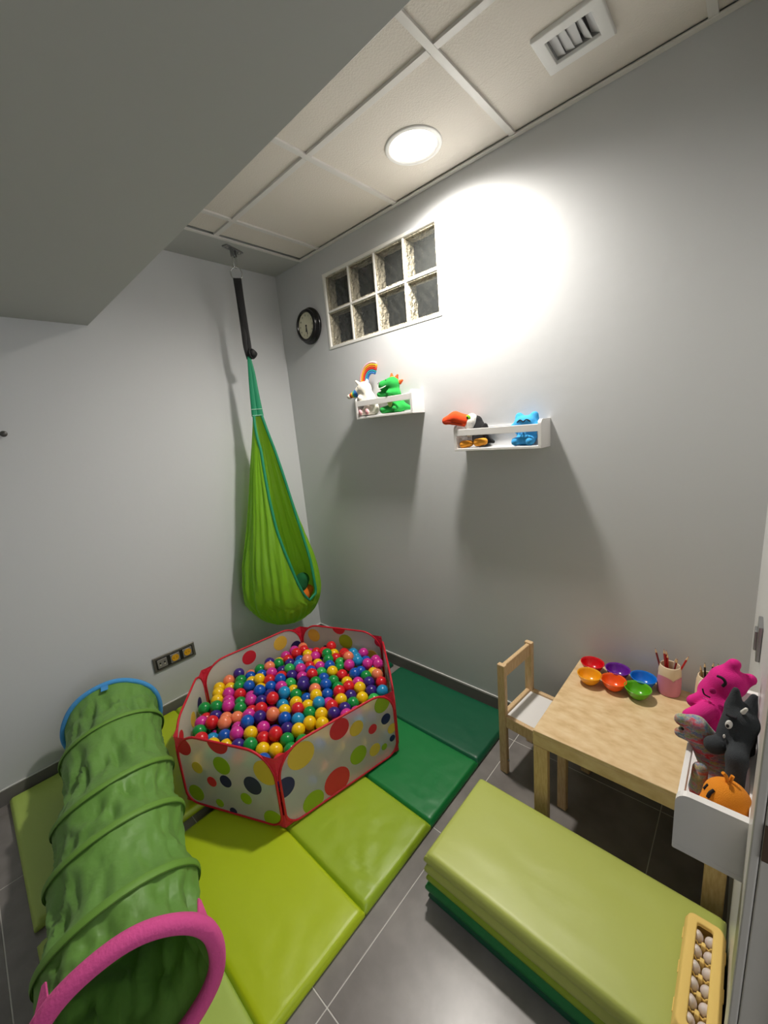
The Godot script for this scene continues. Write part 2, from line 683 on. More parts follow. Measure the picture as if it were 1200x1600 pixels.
	# skirting of grey tile with a white bead
	var bb := struct("baseboard_back", slab(V(XL, 0, 0.0), V(0, 0.073, 0.009), 0.001), M.base, "grey tile skirting with a white top bead along the back wall", "baseboard")
	obj("bead", slab(V(XL, 0.073, 0.0), V(0, 0.08, 0.006), 0.002), M.bead, bb)
	var br := struct("baseboard_right", slab(V(-0.009, 0, 0.009), V(0, 0.073, NZ), 0.001), M.base, "grey tile skirting with a white top bead along the right wall", "baseboard")
	obj("bead", slab(V(-0.006, 0.073, 0.009), V(0, 0.08, NZ), 0.002), M.bead, br)
	glass_window(za, zb, ya, yb)


func pierced(lo: Vector3, hi: Vector3, hole: Rect2) -> Buf:
	var b := Buf.new()
	var h0 := hole.position
	var h1 := hole.end
	add_slab(b, lo, V(h0.x, hi.y, hi.z), 0.001)
	add_slab(b, V(h1.x, lo.y, lo.z), hi, 0.001)
	add_slab(b, V(h0.x - 0.0005, lo.y, lo.z), V(h1.x + 0.0005, hi.y, h0.y), 0.001)
	add_slab(b, V(h0.x - 0.0005, lo.y, h1.y), V(h1.x + 0.0005, hi.y, hi.z), 0.001)
	return b


func glass_window(za: float, zb: float, ya: float, yb: float) -> void:
	var win := Buf.new()
	var mw := 0.0055
	var pz := (zb - za) / 4.0
	var py := (yb - ya) / 2.0
	for k in 5:
		add_slab(win, V(0.001 if k in [0, 4] else 0.003, ya, za + pz * k - mw), V(0.1, yb, za + pz * k + mw), 0.0015)
	for k in 3:
		add_slab(win, V(0.0012 if k != 1 else 0.0032, ya + py * k - mw, za), V(0.0998, ya + py * k + mw, zb), 0.0015)
	# a thin painted reveal round the opening, a little proud of the wall
	add_slab(win, V(-0.003, ya - 0.012, za - 0.012), V(0.02, ya + 0.004, zb + 0.012), 0.002)
	add_slab(win, V(-0.003, yb - 0.004, za - 0.012), V(0.02, yb + 0.012, zb + 0.012), 0.002)
	add_slab(win, V(-0.003, ya, za - 0.012), V(0.02, yb, za + 0.004), 0.002)
	add_slab(win, V(-0.003, ya, zb - 0.004), V(0.02, yb, zb + 0.012), 0.002)
	var o := struct("window_1", win, M.mortar, "high window of eight wavy glass blocks in white mortar", "window")
	# one block: wavy side walls, a dark back pane, a clear wavy front pane
	var s := V(0.08, py - mw * 2 - 0.001, pz - mw * 2 - 0.001)
	var side := Buf.new()
	var t := 0.007
	add_slab(side, V(0, -s.y / 2, -s.z / 2), V(s.x, -s.y / 2 + t, s.z / 2))
	add_slab(side, V(0, s.y / 2 - t, -s.z / 2), V(s.x, s.y / 2, s.z / 2))
	add_slab(side, V(0, -s.y / 2 + t, -s.z / 2), V(s.x, s.y / 2 - t, -s.z / 2 + t))
	add_slab(side, V(0, -s.y / 2 + t, s.z / 2 - t), V(s.x, s.y / 2 - t, s.z / 2))
	var side_m := side.mesh()
	var back_m := wavy_pane(V(0.07, s.y - t * 2, s.z - t * 2), 0.004).mesh()
	var front_m := wavy_pane(V(0.012, s.y - t * 2, s.z - t * 2), 0.0012).mesh()
	for r in 2:
		for c in 4:
			var at := V(0.008, ya + py * (r + 0.5), za + pz * (c + 0.5))
			var blk := put("glass_block", side_m, M.glass_edge, o, Transform3D(Basis.IDENTITY, at))
			put("back_pane", back_m, M.glass_back, blk)
			put("front_pane", front_m, M.glass, blk)


func wavy_pane(p: Vector3, amp: float) -> Buf:
	var b := Buf.new()
	for side in 2:
		var pts := PackedVector3Array()
		for r in 25:
			for c in 25:
				var y := (r / 24.0 - 0.5) * p.y
				var z := (c / 24.0 - 0.5) * p.z
				var wv := sin(y * 95 + sin(z * 60) * 2.0) * 0.5 + sin(z * 120 + y * 50 + sin(y * 80)) * 0.5
				pts.append(V(p.x + wv * amp + (0.003 if side else 0.0), y, z))
		patch(b, 25, 25, pts, false, false, V(1.0 if side else -1.0, 0, 0))
	return b


func fittings() -> void:
	# added glowing panel, unseen behind the camera, that lifts the shadows through the doorway
	var fill_frame := Buf.new()
	for s in [-1, 1]:
		rbox(fill_frame, V(-1.6 + s * 0.55, 1.25, 3.985), V(0.06, 2.0, 0.04), 0.004)
		rbox(fill_frame, V(-1.6, 1.25 + s * 0.97, 3.985), V(1.04, 0.06, 0.04), 0.004)
	var fill_panel := struct("window_2", fill_frame, M.white_metal, "added glowing fill panel in the corridor, out of view opposite the doorway", "window")
	var gp := mat("ffffff", 0.5)
	gp.emission_enabled = true
	gp.emission = Color(0.97, 0.98, 1.0)
	gp.emission_energy_multiplier = 0.5
	obj("fill_pane", slab(V(-2.12, 0.31, 3.985), V(-1.08, 2.19, 3.995), 0.001), gp, fill_panel)
	var fill := AreaLight3D.new()
	fill.name = "fill_light"
	fill.area_size = Vector2(1.0, 1.85)
	fill.area_normalize_energy = true
	fill.light_color = Color(0.97, 0.98, 1.0)
	fill.light_energy = 1.15
	fill.shadow_enabled = true
	fill.area_range = 10.0
	fill.area_attenuation = 2.0
	fill.position = V(-1.6, 1.25, 3.95)
	fill_panel.add_child(fill)
	# recessed ceiling lamp
	var c := V(-0.262, H, 1.388)
	var lamp := thing("ceiling_lamp", "round white recessed ceiling lamp glowing above the right wall", "lamp", c)
	var ring := Buf.new()
	lathe(ring, [Vector2(0.112, 0.001), Vector2(0.112, -0.003), Vector2(0.109, -0.0055), Vector2(0.098, -0.0065), Vector2(0.094, -0.004), Vector2(0.091, 0.03)], 48)
	obj("trim_ring", ring, M.white_metal, lamp)
	var face := Buf.new()
	lathe(face, [Vector2(0.0, 0.0), Vector2(0.05, 0.0), Vector2(0.0915, 0.001)], 40, Transform3D(Basis.IDENTITY, V(0, -0.002, 0)))
	var fm := mat("ffffff", 0.4)
	fm.emission_enabled = true
	fm.emission = Color(1.0, 0.97, 0.93)
	fm.emission_energy_multiplier = 3.0
	obj("glowing_diffuser", face, fm, lamp)
	var light := SpotLight3D.new()
	light.name = "lamp_light"
	light.spot_angle = 84.0
	light.spot_angle_attenuation = 1.0
	light.spot_range = 8.0
	light.spot_attenuation = 2.0
	light.light_size = 0.06
	light.light_color = Color(1.0, 0.975, 0.94)
	light.light_energy = 3.3
	light.shadow_enabled = true
	light.position = V(0, -0.05, 0)
	light.rotation.x = -PI / 2
	lamp.add_child(light)
	# air grille in the ceiling
	var vent := thing("air_vent", "white square ceiling air grille with crooked louvres", "vent", V(-0.265, H, 1.981))
	var fr := Buf.new()
	var hx := 0.083
	var hz := 0.094
	var ix := 0.05
	var iz := 0.062
	var fp := PackedVector3Array()
	var per := 0
	for l in [[hx, hz, 0.0], [hx, hz, -0.009], [hx - 0.004, hz - 0.004, -0.012], [ix + 0.003, iz + 0.003, -0.012], [ix, iz, -0.010], [ix, iz, 0.01]]:
		var ring2 := rounded(l[0] * 2, l[1] * 2, 0.002, 2, Vector2(-l[0], -l[1]))
		per = ring2.size()
		for p in ring2:
			fp.append(V(p.x, l[2], p.y))
	patch(fr, 6, per, fp, false, true)
	obj("frame", fr, M.white_metal, vent)
	var bk := Buf.new()
	add_slab(bk, V(-ix, 0.026, -iz), V(ix, 0.03, iz))
	for sgn in [-1, 1]:
		rbox(bk, V(0, 0.013, sgn * (iz - 0.001)), V(ix * 2, 0.03, 0.002), 0.0005)
		rbox(bk, V(sgn * (ix - 0.001), 0.013, 0), V(0.002, 0.03, iz * 2), 0.0005)
	obj("duct", bk, mat("8f8f8f", 0.8), vent)
	var tilt := [0.36, 0.34, 0.28, 0.7, 0.6, 0.1]
	for k in 5:
		var sl := Buf.new()
		rbox(sl, V(0, 0.004, -iz + 0.014 + k * 0.0245), V(ix * 2 - 0.003, 0.0018, 0.027), 0.0008, Basis(Vector3.RIGHT, tilt[k] - 0.1) * Basis(Vector3.UP, [0.02, -0.03, 0.05, -0.08, 0.06][k]))
		obj("louvre", sl, M.slat, vent)
	# wall clock
	var cl := thing("wall_clock", "round black wall clock with a cream dial beside the glass blocks", "clock", V(-0.001, 2.237, 0.318))
	cl.basis = Basis(V(0, 0, 1), V(0, 1, 0), V(-1, 0, 0))      # local x along the wall, z out of it
	var turn := Transform3D(Basis(Vector3.RIGHT, PI / 2), Vector3.ZERO)
	var cs := Buf.new()
	lathe(cs, [Vector2(0.0, 0.0), Vector2(0.1, 0.0), Vector2(0.108, 0.004), Vector2(0.109, 0.014), Vector2(0.105, 0.022), Vector2(0.094, 0.026), Vector2(0.094, 0.03), Vector2(0.098, 0.036), Vector2(0.093, 0.046), Vector2(0.084, 0.05), Vector2(0.079, 0.048), Vector2(0.077, 0.038)], 56, turn)
	obj("case", cs, mat("0b0b0d", 0.25), cl)
	var fc := Buf.new()
	lathe(fc, [Vector2(0.0, 0.0385), Vector2(0.079, 0.038)], 40, turn)
	obj("dial", fc, mat("dcd9bf", 0.5), cl)
	var ink := mat("2a2a26", 0.6)
	for k in 12:
		var a := TAU * (k + 1) / 12.0
		var tm := TextMesh.new()
		tm.text = str(k + 1)
		tm.font_size = 12
		tm.pixel_size = 0.0011
		tm.depth = 0.0006
		var sf := SystemFont.new()
		sf.font_names = PackedStringArray(["Droid Sans"])
		tm.font = sf
		put("numeral", tm, ink, cl, Transform3D(Basis.IDENTITY, V(sin(a) * 0.06, cos(a) * 0.06, 0.0392)))
	var hands := [[3.02, 0.058, 0.0032, "minute_hand", 0.0412], [3.32, 0.04, 0.0044, "hour_hand", 0.0402]]
	for hd in hands:
		var hb := Buf.new()
		var d := V(sin(hd[0]), cos(hd[0]), 0)
		rbox(hb, d * hd[1] * 0.42 + V(0, 0, hd[4]), V(hd[2] * 2, hd[1], 0.001), 0.0004, Basis(Vector3.BACK, -hd[0]))
		obj(hd[3], hb, ink, cl)
	var hub := Buf.new()
	lathe(hub, [Vector2(0.0, 0.044), Vector2(0.005, 0.0435), Vector2(0.006, 0.039)], 14, turn)
	obj("hub", hub, ink, cl)
	# triple socket on the back wall
	var so := thing("socket_panel", "grey triple wall socket panel with two yellow inner rings above the skirting", "socket", V(-1.078, 0.34, 0.001))
	obj("frame", box(V(0.236, 0.088, 0.009), V(0, 0, 0.0045), 0.003), mat("77756c", 0.3, 0.5), so)
	obj("inner_plate", box(V(0.208, 0.064, 0.003), V(0, 0, 0.0098), 0.001), mat("1d1c1a", 0.5), so)
	for k in 3:
		var at := V(-0.071 + k * 0.071, 0, 0.012)
		var md := obj("module", box(V(0.052, 0.052, 0.005), at, 0.0015), mat("8d8a84", 0.35, 0.3), so)
		if k == 0:
			for s in [-1, 1]:
				var hole := Buf.new()
				lathe(hole, [Vector2(0.0, 0.0032), Vector2(0.0045, 0.003), Vector2(0.0055, 0.0022)], 14, Transform3D(Basis(Vector3.RIGHT, PI / 2), at + V(s * 0.012, 0.004, 0)))
				obj("jack", hole, mat("141414", 0.5), md)
				var scr := Buf.new()
				lathe(scr, [Vector2(0.0, 0.0034), Vector2(0.003, 0.0031), Vector2(0.004, 0.0022)], 12, Transform3D(Basis(Vector3.RIGHT, PI / 2), at + V(s * 0.012, -0.007, 0)))
				obj("screw", scr, mat("d9d6b8", 0.3), md)
		else:
			var cup := Buf.new()
			lathe(cup, [Vector2(0.021, 0.0025), Vector2(0.020, 0.0045), Vector2(0.018, 0.004), Vector2(0.0165, 0.0028), Vector2(0.0, 0.0028)], 28, Transform3D(Basis(Vector3.RIGHT, PI / 2), at))
			obj("yellow_ring", cup, mat("d79f1e", 0.35), md)
			var pin := Buf.new()
			for s in [-1, 1]:
				ell(pin, at + V(s * 0.0085, 0, 0.003), V(0.0025, 0.0025, 0.001), Basis.IDENTITY, 10)
			obj("pin_hole", pin, M.dark, md)
	# small wall hook at the far left
	var hk := Buf.new()
	lathe(hk, [Vector2(0.0, 0.032), Vector2(0.009, 0.031), Vector2(0.0115, 0.027), Vector2(0.0115, 0.02), Vector2(0.006, 0.017), Vector2(0.006, 0.004), Vector2(0.013, 0.003), Vector2(0.013, 0.0)], 20, Transform3D(Basis(Vector3.RIGHT, PI / 2), V(-1.551, 1.686, 0.0)))
	tag(obj("coat_hook", hk, mat("5f5d5c", 0.35, 0.6)), "small dark metal coat hook at the left end of the back wall", "hook")
	# metal switch on the near wall beside the door
	var sw := thing("wall_switch", "brushed metal wall fitting above the toy shelf beside the door frame", "switch", V(-0.52, 0.985, NZ))
	obj("plate", box(V(0.07, 0.09, 0.008), V(0, 0, -0.0042), 0.002), M.steel, sw)
	obj("rocker", box(V(0.034, 0.05, 0.006), V(0, 0, -0.0105), 0.002), M.steel, sw)


# ---------- gym mats ----------
func cushion(sx: float, h: float, sz: float, sd: int, puff := 0.006, folds := 0.0) -> Buf:
	# a vinyl panel: seamed rounded edge, slightly pillowed and creased on top; base at y = 0
	var b := Buf.new()
	var n := noise(5.0, 3, sd)
	var rows := 41
	var cols := 29
	var pts := PackedVector3Array()
	var ring := PackedFloat32Array([0.0, 0.004, 0.011, 0.022, 0.045])
	var zs := []
	var xs := []
	for k in rows:
		zs.append(_edge(k, rows, sz, ring))
	for k in cols:
		xs.append(_edge(k, cols, sx, ring))
	for z in zs:
		for x in xs:
			var ex: float = minf(x + sx / 2, sx / 2 - x)
			var ez: float = minf(z + sz / 2, sz / 2 - z)
			var e := minf(ex, ez)
			var rr := 0.014
			var dx := maxf(rr - ex, 0.0)
			var dz := maxf(rr - ez, 0.0)
			var q := minf(sqrt(dx * dx + dz * dz), rr)
			var y := h - rr + sqrt(maxf(rr * rr - q * q, 0.0)) + puff * (1.0 - exp(-e * 14.0)) - puff * 0.3
			var inb := 1.0 - exp(-e * 40.0)
			y += n.get_noise_2d(x * 1.2, z * 0.5) * 0.0022 * inb
			if folds > 0.0:
				# creases that fan in from the outer corner
				var p := Vector2(x + sx / 2 - 0.02, sz / 2 - z - 0.01)
				var ang := atan2(p.y, p.x)
				y += sin(ang * 13.0 + n.get_noise_2d(x * 2, z * 2) * 3.0 + sd) * folds * exp(-p.length() * 4.0) * inb
			pts.append(V(x, y, z))
	patch(b, rows, cols, pts, false, false, Vector3.UP)
	# sides down to the floor
	var rim := []
	for k in cols:
		rim.append(pts[k])
	for k in range(1, rows):
		rim.append(pts[k * cols + cols - 1])
	for k in range(cols - 2, -1, -1):
		rim.append(pts[(rows - 1) * cols + k])
	for k in range(rows - 2, 0, -1):
		rim.append(pts[k * cols])
	var sd_pts := PackedVector3Array()
	for lv in 4:
		for p in rim:
			var t := lv / 3.0
			var bulge := sin(t * PI) * 0.004
			sd_pts.append(V(p.x + signf(p.x) * bulge * (1.0 if absf(p.x) > sx / 2 - 0.001 else 0.0), lerpf(p.y, 0.0, t), p.z + signf(p.z) * bulge * (1.0 if absf(p.z) > sz / 2 - 0.001 else 0.0)))
	patch(b, 4, rim.size(), sd_pts, false, true)
	var bot := PackedVector3Array([V(-sx / 2, 0, -sz / 2), V(sx / 2, 0, -sz / 2), V(-sx / 2, 0, sz / 2), V(sx / 2, 0, sz / 2)])
	patch(b, 2, 2, bot, false, false, Vector3.DOWN)
	return b


func _edge(k: int, count: int, s: float, ring: PackedFloat32Array) -> float:
	var m := ring.size()
	if k < m:
		return -s / 2 + ring[k]
	if k >= count - m:
		return s / 2 - ring[count - 1 - k]
	return lerpf(-s / 2 + ring[m - 1], s / 2 - ring[m - 1], float(k - m + 1) / (count - 2 * m + 1))


func mats_on_floor() -> void:
	var labels := [["gym_mat", "five coloured folding gym mat on the tiles beside the folded mat and chair", 1.247, 0.77], ["gym_mat", "five coloured folding gym mat along the back wall under the pod swing", 0.405, 0.77]]
	for q in 2:
		var r = labels[q]
		var t := thing(r[0], r[1], "gym mat", V(-0.03, 0.0, r[2]), 0.0, "gym mats laid out on the floor")
		for k in 5:
			var b := cushion(0.368, 0.034, r[3], 40 + k + q * 7, 0.004, [0.002, 0.003, 0.005, 0.0018, 0.001][k])
			var p := obj("panel", b, M["vinyl%d" % k], t)
			p.position = V(-0.185 - 0.3705 * k, 0.0, 0.0)
			p.set_meta("label", ["dark green vinyl panel", "bright green vinyl panel", "olive lime vinyl panel", "yellow lime vinyl panel", "pale green vinyl panel"][k])
	# a third mat folded up into a stack
	var f := thing("folded_gym_mat", "gym mat folded into a thick stack with a pale lime top, beside the wooden table", "gym mat", V(-0.786, 0.0, 2.132))
	var ms := [M.vinyl0, M.vinyl1, M.vinyl2, M.vinyl_top, M.vinyl_top]
	for k in 5:
		var b := cushion(0.366, 0.0405 if k < 4 else 0.042, 0.735, 60 + k, 0.0 if k < 4 else 0.004, 0.0)
		var p := obj("panel", b, ms[k], f)
		p.position = V([0.004, -0.003, 0.002, -0.002, 0.0][k], 0.0388 * k, [0.003, -0.002, 0.002, 0.0, 0.0][k])


# ---------- play tunnel ----------
func tunnel() -> void:
	var A := V(-1.455, 0.255, 0.2)
	var Bq := V(-1.729, 0.255, 1.46)
	var L := (Bq - A).length()
	var ax := (Bq - A) / L
	var rt := Vector3.UP.cross(ax).normalized()
	var up := ax.cross(rt)
	var t := thing("play_tunnel", "green nylon crawl tunnel with a pink near rim and a blue far rim", "play tunnel", Vector3.ZERO)
	var R := 0.2
	var ribs := [[0.0, 0.0], [0.2, 0.14], [0.555, 0.17], [0.80, 0.13], [1.07, 0.1], [L, 0.0]]
	var rib_at := func(k: int, th: float) -> float:
		return maxf(ribs[k][0] + ribs[k][1] * cos(th + 0.3), 0.03 * k)
	var n := noise(1.0, 3, 77)
	var n2 := noise(1.0, 2, 78, FastNoiseLite.TYPE_SIMPLEX)
	var cols := 96
	var rows := 0
	var pts := PackedVector3Array()
	for k in 5:
		var sub := 16
		for s in (sub if k < 4 else sub + 1):
			var w := float(s) / sub
			rows += 1
			for c in cols:
				var th := TAU * c / cols
				var s0: float = rib_at.call(k, th)
				var s1: float = rib_at.call(k + 1, th)
				var z := lerpf(s0, s1, w)
				var sag := 4.0 * w * (1.0 - w)
				var r := R - sag * (0.012 + 0.03 * (s1 - s0)) - 0.002
				# crumpled cloth: folds that run between the ribs, deeper where two ribs come close
				var p3 := V(cos(th) * 1.3, sin(th) * 1.3, z * 2.2)
				var f1 := absf(n.get_noise_3d(p3.x * 1.6 + z * 1.5, p3.y * 1.6, p3.z * 1.3))
				var f2 := n2.get_noise_3d(p3.x * 4.0, p3.y * 4.0 + 9.0, p3.z * 3.0)
				r += sag * ((0.12 - f1) * 0.06 + f2 * 0.006)
				pts.append(A + ax * z + (rt * sin(th) + up * cos(th)) * maxf(r, 0.1))
	var b := Buf.new()
	patch(b, rows, cols, pts, false, true)
	obj("nylon_cover", b, M.nylon, t)
	for k in range(1, 5):
		var path := PackedVector3Array()
		var band := PackedVector3Array()
		for c in 72:
			var th := TAU * c / 72
			var z: float = rib_at.call(k, th)
			var dr := rt * sin(th) + up * cos(th)
			path.append(A + ax * z + dr * (R + 0.001))
			for j in 10:
				band.append(A + ax * (z + cos(TAU * j / 10) * 0.014) + dr * (R - 0.001 + sin(TAU * j / 10) * 0.0045))
		var rb := Buf.new()
		patch(rb, 72, 10, band, true, true)
		var ro := obj("rib_band", rb, M.nylon_rib, t)
		var seam := PackedVector3Array()
		for p in path:
			seam.append(p + ax * 0.0155 - (p - A - ax * (p - A).dot(ax)).normalized() * 0.0015)
		var sb := Buf.new()
		tube(sb, seam, 0.0013, 5, true)
		obj("seam", sb, mat("4a6d22", 0.8), ro)
	# a seam line along the top of the cover
	var ends := [[A, 0.0115, M.blue_rim, "blue_rim", R + 0.002], [Bq, 0.0215, M.pink_rim, "pink_rim", R - 0.005]]
	for e in ends:
		var path := PackedVector3Array()
		for c in 80:
			var th := TAU * c / 80
			path.append(e[0] + (rt * sin(th) + up * cos(th)) * (e[4] + sin(th * 7.0) * 0.0012))
		var rb := Buf.new()
		tube(rb, path, e[1], 12, true)
		obj(e[3], rb, e[2], t)
	# tabs: blue at the far rim, two pink ties at the near rim
	var tab := Buf.new()
	var th0 := -0.02
	var d0 := rt * sin(th0) + up * cos(th0)
	rbox(tab, A + ax * 0.03 + d0 * (R - 0.001), V(0.03, 0.004, 0.05), 0.0018, Basis(rt * cos(th0) - up * sin(th0), d0, ax))
	obj("blue_tab", tab, M.blue_rim, t)
	for s in [1.05, -0.72]:
		var d := rt * sin(s) + up * cos(s)
		var tan2 := rt * cos(s) - up * sin(s)
		var tie := Buf.new()
		extrude(tie, PackedVector2Array([Vector2(-0.022, 0.0), Vector2(0.022, 0.0), Vector2(0.006, -0.06), Vector2(-0.004, -0.062)]), 0.004, Transform3D(Basis(tan2, ax, d), Bq + d * (R + 0.006)))
		obj("pink_tie", tie, M.pink_rim, t)


# ---------- ball pit ----------
var PV := [Vector2(-1.15, 1.20), Vector2(-0.58, 1.31), Vector2(-0.25, 0.93), Vector2(-0.45, 0.405), Vector2(-1.06, 0.345), Vector2(-1.35, 0.74)]
const PY := 0.046
const PH := 0.342

func ball_pit() -> void:
	var pit := thing("ball_pit", "six sided pop-up ball pit of frosted panels with coloured dots and red edges", "ball pit", V(-0.8, 0, 0.82))
	var org := V(-0.8, 0, 0.82)
	# dots on each panel, seen from outside: along, up (both as shares), radius, colour
	var R := "dot_red"
	var Y := "dot_yellow"
	var G := "dot_green"
	var N := "dot_navy"
	var dots := [
		[[0.88, 0.85, 0.043, G], [0.9, 0.6, 0.026, N], [0.49, 0.85, 0.047, R], [0.63, 0.72, 0.035, Y], [0.77, 0.57, 0.023, R], [0.18, 0.8, 0.058, Y], [0.035, 0.52, 0.043, N], [0.42, 0.16, 0.062, R], [0.62, 0.33, 0.043, G], [0.22, 0.1, 0.048, G], [0.95, 0.4, 0.025, Y], [0.945, 0.25, 0.016, N], [0.86, 0.2, 0.016, G], [0.77, 0.25, 0.03, Y]],
		[[0.15, 0.7, 0.04, R], [0.4, 0.8, 0.035, N], [0.6, 0.45, 0.045, G], [0.3, 0.3, 0.03, Y], [0.85, 0.9, 0.045, R], [0.8, 0.35, 0.025, N]],
		[[0.83, 0.8, 0.043, Y], [0.68, 0.52, 0.037, N], [0.43, 0.76, 0.046, G], [0.5, 1.02, 0.045, R], [0.38, 0.33, 0.035, N], [0.13, 0.55, 0.035, Y], [0.03, 0.83, 0.03, R], [0.6, 0.15, 0.04, R]],
		[[0.75, 0.48, 0.037, Y], [0.57, 0.8, 0.042, R], [0.24, 0.8, 0.045, Y], [0.08, 0.6, 0.037, N], [0.8, 0.18, 0.035, R], [0.45, 0.3, 0.03, G]],
		[[0.25, 0.6, 0.035, N], [0.5, 0.62, 0.035, Y], [0.7, 0.35, 0.03, G], [0.35, 0.25, 0.04, R], [0.85, 0.75, 0.03, R]],
		[[0.09, 0.83, 0.042, R], [0.47, 1.0, 0.052, R], [0.47, 0.68, 0.042, G], [0.2, 0.56, 0.028, Y], [0.9, 0.73, 0.056, Y], [0.33, 0.4, 0.024, R], [0.48, 0.46, 0.029, N], [0.75, 0.5, 0.042, N], [0.66, 0.28, 0.027, G], [0.9, 0.07, 0.046, G], [0.5, 0.03, 0.018, N], [0.13, 0.16, 0.04, G], [0.37, 0.1, 0.02, G]]]
	for k in 6:
		var p := Vector2(PV[k])
		var q := Vector2(PV[(k + 1) % 6])
		var w := p.distance_to(q)
		var along := V(q.x - p.x, 0, q.y - p.y) / w
		var out := along.cross(Vector3.UP)
		if out.dot(V(p.x + q.x, 0, p.y + q.y) * 0.5 - org) < 0:
			out = -out
		var flipx := along.cross(Vector3.UP).dot(out) < 0
		var xf := Transform3D(Basis(along, Vector3.UP, out if not flipx else out), V(p.x, PY, p.y) - org)
		# the frosted sheet with softly rounded corners
		var mg := 0.008
		var cr := 0.122
		var cb := 0.06
		var outline := PackedVector2Array()
		for c in 4:
			var rr := cr if c < 2 else cb
			var m := Vector2(w - mg - rr if c in [0, 3] else mg + rr, PH - rr if c < 2 else rr)
			for a in 11:
				outline.append(m + Vector2(cos(PI / 2 * (c + a / 10.0)), sin(PI / 2 * (c + a / 10.0))) * rr)
		var sheet := Buf.new()
		extrude(sheet, outline, 0.0016, xf)
		var so := obj("panel", sheet, M.sheet, pit)
		# red piping round it
		var path := PackedVector3Array()
		for a in outline:
			if path.is_empty() or path[path.size() - 1].distance_to(xf * V(a.x, a.y, 0.001)) > 0.004:
				path.append(xf * V(a.x, a.y, 0.001))
		var rim := Buf.new()
		tube(rim, path, 0.0052, 7, true)
		obj("piping", rim, M.red_rim, so)
		for d in dots[k]:
			# the panels are numbered round the pit; a dot's place counts from the panel's own left end as seen from outside
			for piece in Geometry2D.intersect_polygons(circle(Vector2(d[0] * w, d[1] * PH), d[2]), outline):
				var db := Buf.new()
				extrude(db, piece, 0.0030, xf.translated_local(V(0, 0, -0.0007)))
				obj("dot", db, M[d[3]], so)
		# red gussets that fill the corners of this edge post, top and bottom
		var nxt := Vector2(PV[(k + 2) % 6])
		var w2 := q.distance_to(nxt)
		var al2 := V(nxt.x - q.x, 0, nxt.y - q.y) / w2
		var o2 := V(q.x, PY, q.y) - org
		for top in 2:
			var gb := Buf.new()
			for side in 2:
				var dir := -along if side == 0 else al2
				var pts := PackedVector3Array()
				var rows := 9
				for r in rows:
					# from the piping's arc to the post
					var a := PI / 2 * r / (rows - 1)
					var rc := cr if top else cb
					var arc := Vector2(mg + rc - sin(a) * rc, (PH - rc + cos(a) * rc) if top else (rc - cos(a) * rc))
					var post_y := lerpf(PH - 0.018, PH - cr, float(r) / (rows - 1)) if top else lerpf(0.0, cb, float(r) / (rows - 1))
					for c in 5:
						var tt := c / 4.0
						var x := lerpf(arc.x, 0.0, tt)
						var y := lerpf(arc.y, post_y, tt) - (sin(tt * PI) * 0.006 if top and r == 0 else 0.0)
						var puff := sin(tt * 9.0 + r) * 0.0016
						pts.append(o2 + dir * x + V(0, y, 0) + (o2.normalized() * V(1, 0, 1)) * puff)
				patch(gb, rows, 5, pts, false, false, (o2 * V(1, 0, 1)).normalized())
			obj("corner_gusset", gb, M.red_mesh, pit)
	# floor sheet of the pit
	var poly := PackedVector2Array()
	for p in PV:
		poly.append(Vector2(p.x - org.x, -(p.y - org.z)) * 0.985)
	var fb := Buf.new()
	extrude(fb, poly, 0.002, Transform3D(Basis(Vector3.RIGHT, -PI / 2), V(0, PY - 0.004, 0)))
	obj("floor_sheet", fb, mat("b3202e", 0.6), pit)
	balls()


const ORD := ["first", "second", "third", "fourth", "fifth", "sixth", "seventh", "eighth", "ninth", "tenth", "eleventh", "twelfth", "thirteenth", "fourteenth", "fifteenth", "sixteenth", "seventeenth"]

